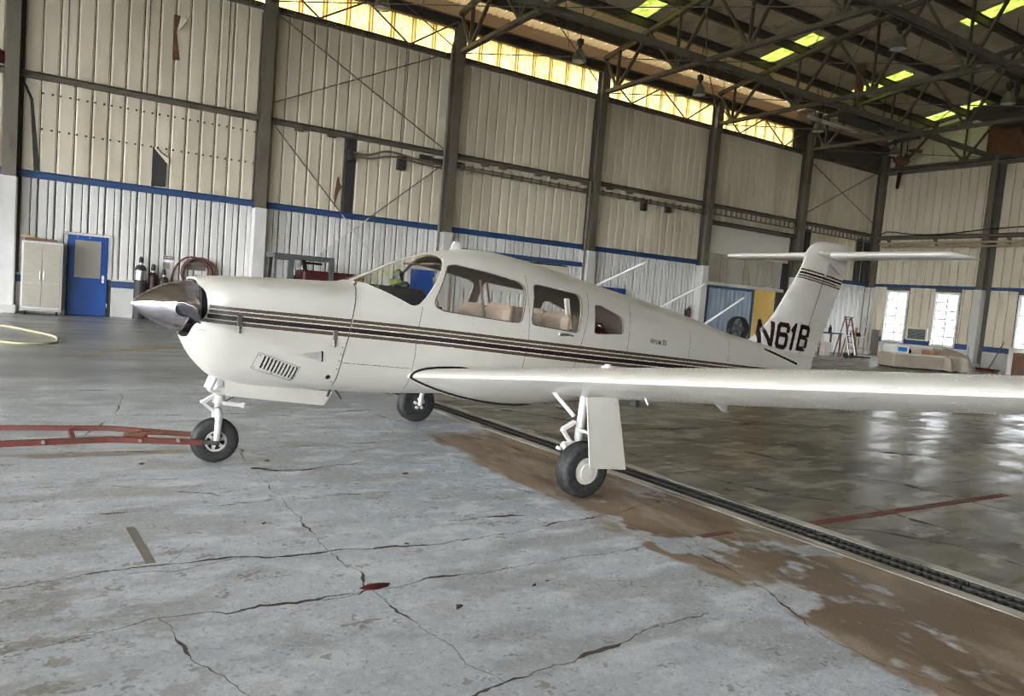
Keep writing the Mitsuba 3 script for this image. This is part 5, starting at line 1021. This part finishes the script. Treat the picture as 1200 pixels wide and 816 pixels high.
# wings
YL = [.45, .58, .75, 1.0, 1.25, 1.5, 2.2, 3.0, 4.3, 5.1, 5.3, 5.38]
WLE = PC(YL, [1.965, 2.0, 2.16, 2.43, 2.555, 2.59, 2.60, 2.62, 2.76, 2.86, 2.98, 3.16]); WTE = PC(YL, [4.30, 4.30, 4.30, 4.28, 4.26, 4.25, 4.24, 4.22, 4.04, 3.92, 3.85, 3.75])
WTC = PC(YL, [.118, .118, .122, .135, .143, .145, .145, .145, .14, .13, .10, .04]); WCM = PC([.45, 1.0, 1.6, 5.4], [-.018, -.004, .008, .018])
WINC = PC([.45, 1.2, 3, 5.4], [.050, .04, .035, .02])
def low(s):                          # lower side of the section: a tight nose, then nearly flat
    s = np.asarray(s, float); u = np.clip(s/.42, 0, 1)
    n_ = lambda q: 5*(.2969*np.sqrt(q)-.126*q-.3516*q**2+.2843*q**3-.1036*q**4)
    return np.where(s < .42, .53*(.16*np.sqrt(u)*(1-u)**1.5+1-(1-u)**2.0), .53*n_(np.maximum(s, .42))/float(n_(.42)))
def wing(s):
    n1 = 34; sa, ta = foil(n1); V = []; ys = np.r_[np.linspace(.45, 1.6, 24), np.linspace(1.7, 5.05, 40), np.linspace(5.12, 5.38, 9)]
    for y in ys:
        c = WTE(y)-WLE(y); z0 = .765+(y-.58)*.1228; x = WLE(y)+sa*c
        mid = z0-WINC(y)*sa*c+4*WCM(y)*c*sa*(1-sa); th = ta*WTC(y)*c
        V.append(np.r_[np.c_[x, 0*x+s*y, mid+th*.92], np.c_[x[::-1], 0*x+s*y, (mid-low(sa)*WTC(y)*c)[::-1]][1:-1]])
    n = len(V[0]); K = len(V); V = np.vstack(V); F = []; i = np.arange(n); j = (i+1) % n
    for k in range(K-1): F += [np.stack([k*n+i, k*n+j, (k+1)*n+j], 1), np.stack([k*n+i, (k+1)*n+j, (k+1)*n+i], 1)]
    c0, c1 = V[:n].mean(0), V[-n:].mean(0); V = np.vstack([V, [c0, c1]])
    F += [np.stack([0*i+K*n, j, i], 1), np.stack([0*i+K*n+1, (K-1)*n+i, (K-1)*n+j], 1)]
    m = TM(V, np.vstack(F)); return m if m.volume > 0 else TM(V, np.vstack(F)[:, ::-1])
def wing_z(x, y, up):
    y = abs(y); c = WTE(y)-WLE(y); s = np.clip((x-WLE(y))/c, 0, 1); t = 5*(.2969*np.sqrt(s)-.126*s-.3516*s**2+.2843*s**3-.1036*s**4)*WTC(y)*c
    return .765+(y-.58)*.1228-WINC(y)*s*c+4*WCM(y)*c*s*(1-s)+(t*.92 if up else -low(s)*WTC(y)*c)
WK = {}
for s in (-1, 1): WK[s] = add(P_('wing'), wing(s), 'paint', 40)
L_ = WK[-1]
# black outline where the wing meets the fuselage
def outline(y=.57, o=.008, m=50):
    q = np.linspace(-1, 1, m); out = []
    for v_ in q:
        up = v_ < 0; x = float(WLE(y))+abs(v_)**2*(.50 if up else 1.16)
        z = float(wing_z(x, y, up)); nz = o if up else -o
        k = max(0.0, 1-abs(v_)*4); out.append((x-o*1.3*k, -max(y+.004, float(half(x, z))+.004), z+nz*(1-k)))
    return np.array(out)
pts = list(outline())
add(L_+'__root_outline', tube(pts, [.004]+[.0095]*(len(pts)-2)+[.004], 6), 'black', True, label='black outline of the wing root')
# rivets, one row after another: dots nobody would count
rv = []
def rivet(x, y, up, r=.008):
    z = float(wing_z(x, y, up)); rv.append(TM([[x-r, y, z], [x, y-r, z], [x+r, y, z], [x, y+r, z], [x, y, z+(.004 if up else -.004)]], [[0, 1, 4], [1, 2, 4], [2, 3, 4], [3, 0, 4]] if up else [[1, 0, 4], [2, 1, 4], [3, 2, 4], [0, 3, 4]]))
for y in np.arange(1.2, 5.0, .055): rivet(WLE(y)+.11, -y, False); 
for y in np.arange(1.2, 5.0, .05): rivet(WLE(y)+.34, -y, False, .007); rivet(WLE(y)+.20, -y, True, .007)
for y0 in (1.25, 1.75, 2.3, 2.9, 3.6, 4.3):
    for q in np.arange(.10, .75, .045): rivet(WLE(y0)+q, -y0, False); rivet(WLE(y0)+q, -y0, True, .006)
k_ = add(L_+'__rivets', cat(*rv), 'white'); labels[k_] = {'kind': 'stuff'}
add(L_+'__fuel_cap', cat(cyl((3.0, -1.80, float(wing_z(3.0, 1.8, True))-.01), (3.0, -1.80, float(wing_z(3.0, 1.8, True))+.012), .048, 20), cyl((3.0, -1.80, float(wing_z(3.0, 1.8, True))), (3.0, -1.80, float(wing_z(3.0, 1.8, True))+.026), .030, 20, .022)), 'gearwhite', 40)
def le_strip(y0, y1, dz, w):
    ys = np.linspace(y0, y1, 14); v = []; 
    for y in ys:
        for k in (0, 1):
            x = float(WLE(y))+.012+(.006 if k else 0.0); v.append([x-.004, -y, float(wing_z(x, y, True))+dz-w*k+.002])
    f = [];
    for i in range(13): f += [[2*i, 2*i+2, 2*i+3], [2*i, 2*i+3, 2*i+1]]
    return TM(v, f)
add(L_+'__landing_light_strip', le_strip(1.95, 2.35, -.008, .016), 'seam'); add(L_+'__stall_strip', le_strip(4.05, 4.75, -.006, .010), 'seam'); add(L_+'__stall_strip', le_strip(.95, 1.10, -.008, .012), 'hub')
y = 2.85; x = 2.98; z = float(wing_z(x, y, False))
add(L_+'__pitot_mast', cat(trimesh.convex.convex_hull(np.array([(x-.02, -y-.012, z+.02), (x+.12, -y-.012, z+.02), (x+.12, -y-.012, z-.06), (x+.10, -y-.012, z-.06), (x-.02, -y+.012, z+.02), (x+.12, -y+.012, z+.02), (x+.12, -y+.012, z-.06), (x+.10, -y+.012, z-.06)]))), 'silver')
for y in (2.30,): add(L_+'__tie_down_ring', tube(np.stack([2.95+.0*np.arange(14), -y+.018*np.cos(np.linspace(0, 5.2, 14)), float(wing_z(2.95, y, False))-.022+.022*np.sin(np.linspace(0, 5.2, 14)+1.9)], 1), .0035, 6), 'gearwhite')
add(L_+'__step_plate', bev(3.12, 3.18, -1.99, -1.93, float(wing_z(3.15, 1.96, False))-.05, float(wing_z(3.15, 1.96, False))+.01, .01), 'dark')
# landing gear
def wheel(key, c, R, w, hub, out, m_hub='hub', spokes=0):
    x, y, z = c; hw = w/2
    prof = [(hub, -hw*.80), (hub+.01, -hw*.92), (R*.80, -hw), (R*.92, -hw*.86), (R*.985, -hw*.55), (R, -hw*.2), (R, hw*.2), (R*.985, hw*.55), (R*.92, hw*.86), (R*.80, hw), (hub+.01, hw*.92), (hub, hw*.80)]
    t = lathe(prof, c, (0, 1, 0), 44); v = t.vertices; zb = z-(z-0.0); low = v[:, 2] < 0.004; v[low, 2] = 0.0; v[low, 1] = y+(v[low, 1]-y)*1.03
    k = add(key+'__tire', t, 'rubber', 35)
    for g in (-.35, 0, .35): add(k+'__groove', tube(np.stack([x+(R+.0005)*np.cos(A), 0*A+y+g*hw, z+(R+.0005)*np.sin(A)], 1), .0035, 4, True), 'black') if (A := np.linspace(-.9, np.pi+.9, 60)) is not None else None
    if spokes:
        h = add(key+'__hub', cat(lathe([(hub*.80, -hw*.75), (hub+.004, -hw*.75), (hub+.004, hw*.75), (hub*.80, hw*.75)], c, (0, 1, 0), 32), lathe([(0, -hw*.8), (hub*.35, -hw*.8), (hub*.35, hw*.8), (0, hw*.8)], c, (0, 1, 0), 20), *[bar((x+hub*.3*math.cos(a), y, z+hub*.3*math.sin(a)), (x+hub*.85*math.cos(a), y, z+hub*.85*math.sin(a)), w*.58, .026) for a in np.arange(spokes)*2*math.pi/spokes+.3]), m_hub, 35)
        add(key+'__hub_well', lathe([(0, -.012), (hub*.95, -.012), (hub*.95, .012), (0, .012)], (x, y, z), (0, 1, 0), 24), 'black')
    else:
        h = add(key+'__hub', lathe([(0, -hw*1.02), (hub*.55, -hw*1.0), (hub*.62, -hw*.86), (hub*.92, -hw*.78), (hub+.008, -hw*.86), (hub+.008, hw*.86), (hub*.9, hw*.7), (hub*.3, hw*.9), (0, hw*.9)], c, (0, 1, 0), 36), m_hub, 35)
    return k, h
NG = add(P_('nose_gear'), cat(cyl((.642, 0, .74), (.636, 0, .50), .038, 16), cyl((.636, 0, .52), (.632, 0, .40), .026, 14), cyl((.637, 0, .53), (.637, 0, .47), .050, 16)), 'gearwhite', 40, label='white nose gear strut')
wheel(NG, (.625, 0, .172), .172, .125, .082, -1, 'hub', 6)
for s in (-1, 1): add(NG+'__fork_leg', tube(spline([(.632, s*.02, .41), (.634, s*.07, .385), (.632, s*.082, .32), (.626, s*.085, .20), (.624, s*.085, .165)], 14), [.03]*5+[.026]*6+[.022]*3, 10), 'gearwhite', True)
add(NG+'__axle', cyl((.625, -.105, .172), (.625, .105, .172), .015, 12), 'dark', 40)
add(NG+'__torque_link', cat(bar((.61, -.01, .53), (.52, -.01, .472), .05, .022), bar((.52, -.01, .472), (.61, -.01, .395), .05, .022), cyl((.52, -.04, .472), (.52, .04, .472), .012, 8)), 'gearwhite')
add(NG+'__steering_arm', cat(bar((.66, -.06, .475), (.81, -.075, .458), .03, .03), cyl((.81, -.075, .435), (.81, -.075, .48), .016, 8)), 'gearwhite')
add(NG+'__drag_brace', cat(cyl((.60, -.07, .70), (.555, -.07, .575), .022, 10), cyl((.555, -.07, .575), (.64, -.05, .55), .014, 8), cyl((.60, .07, .70), (.555, .07, .575), .022, 10), bev(.60, .68, -.06, .06, .535, .60, .012)), 'gearwhite')
add(NG+'__brake_line', tube(spline([(.70, -.05, .56), (.74, -.07, .53), (.70, -.05, .50), (.67, -.04, .46)], 14), .006, 6), 'dark')
for s in (-1, 1):
    v = np.array([(.645, .69), (1.49, .575), (1.425, .463), (.66, .545)])
    q = ext(Polygon(v), .008); qv = np.array(q.vertices); add(P_('nose_gear_door'), TM(np.stack([qv[:, 0], s*(.14+qv[:, 2]), qv[:, 1]], 1), q.faces), 'paint')
for s, yx in ((-1, 1.60), (1, 1.43)):
    c = (3.0 if s < 0 else 2.95, s*yx, .212); zt = float(wing_z(3.0, yx+.1, False))
    G = add(P_('main_gear'), cat(cyl((c[0]+.06, s*(yx-.115), zt+.05), (c[0]+.03, s*(yx-.115), .42), .034, 16), cyl((c[0]+.03, s*(yx-.115), .43), (c[0], s*(yx-.115), .20), .028, 14)), 'gearwhite', 40, label='white main gear leg')
    wheel(G, c, .212, .155, .10, s, 'hub' if s < 0 else 'dark')
    if s > 0: add(G+'__brake_disc', cat(*[cyl((c[0]+.05*math.cos(a), s*(yx-.085), .212+.05*math.sin(a)), (c[0]+.05*math.cos(a), s*(yx-.11), .212+.05*math.sin(a)), .018, 10) for a in (0.5, 1.7, 2.9, 4.1, 5.3)]), 'gearwhite')
    add(G+'__axle', cyl((c[0], s*(yx-.11), .212), (c[0], s*(yx-.13), .212), .022, 12), 'gearwhite', 40)
    add(G+'__torque_link', cat(bar((c[0]-.02, s*(yx-.11), .56), (c[0]-.13, s*(yx-.115), .50), .05, .02), bar((c[0]-.13, s*(yx-.115), .50), (c[0]-.03, s*(yx-.11), .38), .05, .02)), 'gearwhite')
    add(G+'__side_brace', cat(cyl((c[0]-.03, s*(yx-.115), .60), (c[0]-.12, s*(yx-.30), zt-.02), .017, 8), cyl((c[0]-.12, s*(yx-.30), zt-.02), (c[0]-.25, s*(yx-.45), zt), .012, 8)), 'gearwhite')
    add(G+'__brake', cat(bev(c[0]-.14, c[0]+.0, s*(yx-.10)-.03, s*(yx-.10)+.03, .34, .41, .02), cyl((c[0]-.16, s*(yx-.10)-.02, .36), (c[0]-.16, s*(yx-.10)+.02, .36), .015, 8)), 'gearwhite')
    q = ext(Polygon([(2.80, zt+.02), (3.085, zt+.02), (3.225, .258), (2.885, .285)]).buffer(-.005).buffer(.005), .012); qv = np.array(q.vertices); y_ = yx+.235
    d = add(P_('main_gear_door'), TM(np.stack([qv[:, 0], s*(y_+qv[:, 2]), qv[:, 1]], 1), q.faces), 'paint', label='flat white gear door hanging beside the wheel')
    for z in (.50, .54): add(d+'__bolt', cyl((2.86, s*(y_+.011), z), (2.86, s*(y_+.018), z), .007, 8), 'metal')
    add(G+'__door_rod', cat(cyl((c[0], s*(yx-.115), .5), (c[0]+.02, s*(yx+.235), .5), .012, 8)), 'gearwhite')
# cabin: seats, glareshield, yoke, headset
for (x, y, zt, lab) in ((2.83, -.27, 1.43, 'tan front seat'), (2.85, .27, 1.41, 'tan front seat'), (3.47, -.27, 1.39, 'tan rear seat'), (3.55, .27, 1.40, 'tan rear seat')):
    k = add(P_('seat'), cat(bev(x-.45, x+.10, y-.22, y+.22, .78, .95, .04)), 'tan', 30, label=lab)
    b_ = bev(0, .12, y-.21, y+.21, .90, zt-.02, .05); vv = b_.vertices; vv[:, 0] += x+(vv[:, 2]-.9)*.10; add(k+'__backrest', b_, 'tan', 30)
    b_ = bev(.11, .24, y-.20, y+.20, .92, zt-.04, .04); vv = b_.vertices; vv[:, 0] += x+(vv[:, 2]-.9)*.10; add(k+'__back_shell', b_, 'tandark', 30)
add(P_('glareshield'), trimesh.convex.convex_hull(np.array([(1.68, s*.38, 1.44) for s in (-1, 1)]+[(1.72, s*.42, 1.485) for s in (-1, 1)]+[(2.10, s*.43, 1.47) for s in (-1, 1)]+[(2.16, s*.46, 1.36) for s in (-1, 1)]+[(2.10, s*.49, 1.15) for s in (-1, 1)]+[(1.7, s*.48, 1.2) for s in (-1, 1)])), 'black', label='black glareshield and instrument panel')
for y in (-.27, .27): add(P_('control_yoke'), cat(cyl((2.12, y, 1.22), (2.28, y, 1.24), .02, 8), tube(spline([(2.28, y-.14, 1.34), (2.28, y-.13, 1.22), (2.28, y, 1.20), (2.28, y+.13, 1.22), (2.28, y+.14, 1.34)], 16), .016, 8)), 'black', 40)
k = add(P_('headset'), cat(bev(1.99, 2.07, -.10, .0, 1.475, 1.63, .03), bev(2.02, 2.10, -.2, -.08, 1.46, 1.53, .03)), 'black', 30, label='black headset lying on the glareshield'); add(k+'__band', bev(1.975, 2.055, -.12, .02, 1.495, 1.545, .015), 'hivis')
for y in (-.2, .2): add(P_('sun_visor'), bev(2.22, 2.42, y-.13, y+.13, 1.69, 1.705, .005), 'tandark')
for x, y in ((2.62, .50), (2.70, -.3), (3.2, .48)): add(P_('shoulder_belt'), bar((x, y, 1.60), (x+.12, y*.96, 1.1), .035, .006), 'tandark')
add(P_('curtain'), cat(*[cyl((3.60+.035*i, .47-.01*i, 1.22), (3.60+.035*i, .41-.01*i, 1.50), .02, 8) for i in range(4)], *[cyl((3.58+.035*i, -.46+.012*i, 1.22), (3.56+.035*i, -.40+.01*i, 1.50), .016, 8) for i in range(2)]), 'cream', True)
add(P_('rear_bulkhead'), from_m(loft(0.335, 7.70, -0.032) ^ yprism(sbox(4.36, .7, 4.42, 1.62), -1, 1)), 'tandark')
add(P_('luggage'), bev(3.92, 4.28, .06, .34, .85, 1.36, .05), 'tandark', 30, label='dark luggage behind the rear seats')
add(P_('baggage'), cat(bev(3.95, 4.25, -.22, .05, .95, 1.28, .05)), 'tugred', 30, label='dark red bag behind the rear seats')

# ------------------------------------------------------------------ tow bar
tb = thing('tow_bar', 'rusty red tow bar of two parallel rails clamped on the nose wheel', 'tow bar')
def chan(a, b, w=.035, h=.05): return bar(a, b, w, h)
add(tb+'__rail', cat(chan((-1.6, .03, .17), (-.1, .0, .20), .035, .040), chan((-.1, .0, .20), (.52, -.10, .18), .035, .040)), 'red', label='near rail')
add(tb+'__rail', cat(chan((-1.6, .62, .20), (-.1, .34, .215), .035, .034), chan((-.1, .34, .215), (.56, .10, .19), .035, .034)), 'red', label='far rail')
add(tb+'__cross_piece', chan((-.32, .0, .20), (-.34, .34, .20), .03, .035), 'red'); add(tb+'__cross_piece', chan((.14, -.045, .20), (.14, .24, .20), .03, .03), 'red')
add(tb+'__cross_piece', chan((-1.2, .03, .18), (-1.2, .45, .18), .03, .035), 'red')
add(tb+'__latch', cat(bev(.02, .14, .02, .05, .195, .235, .005), cyl((.0, .06, .225), (.26, .02, .228), .010, 8), bar((.0, .03, .21), (.1, .09, .235), .03, .015), bar((.14, .03, .235), (.32, .05, .215), .03, .015)), 'rust')
add(tb+'__axle_pin', cyl((.625, -.145, .172), (.625, -.10, .172), .013, 10), 'dark'); add(tb+'__hook', cat(chan((.50, -.098, .185), (.625, -.125, .172), .014, .03)), 'dark')
for x, y in ((.1, -.04), (.35, -.085), (-.5, .0)): add(tb+'__bolt', cyl((x, y-.045, .20), (x, y+.0, .20), .012, 8), 'metal')
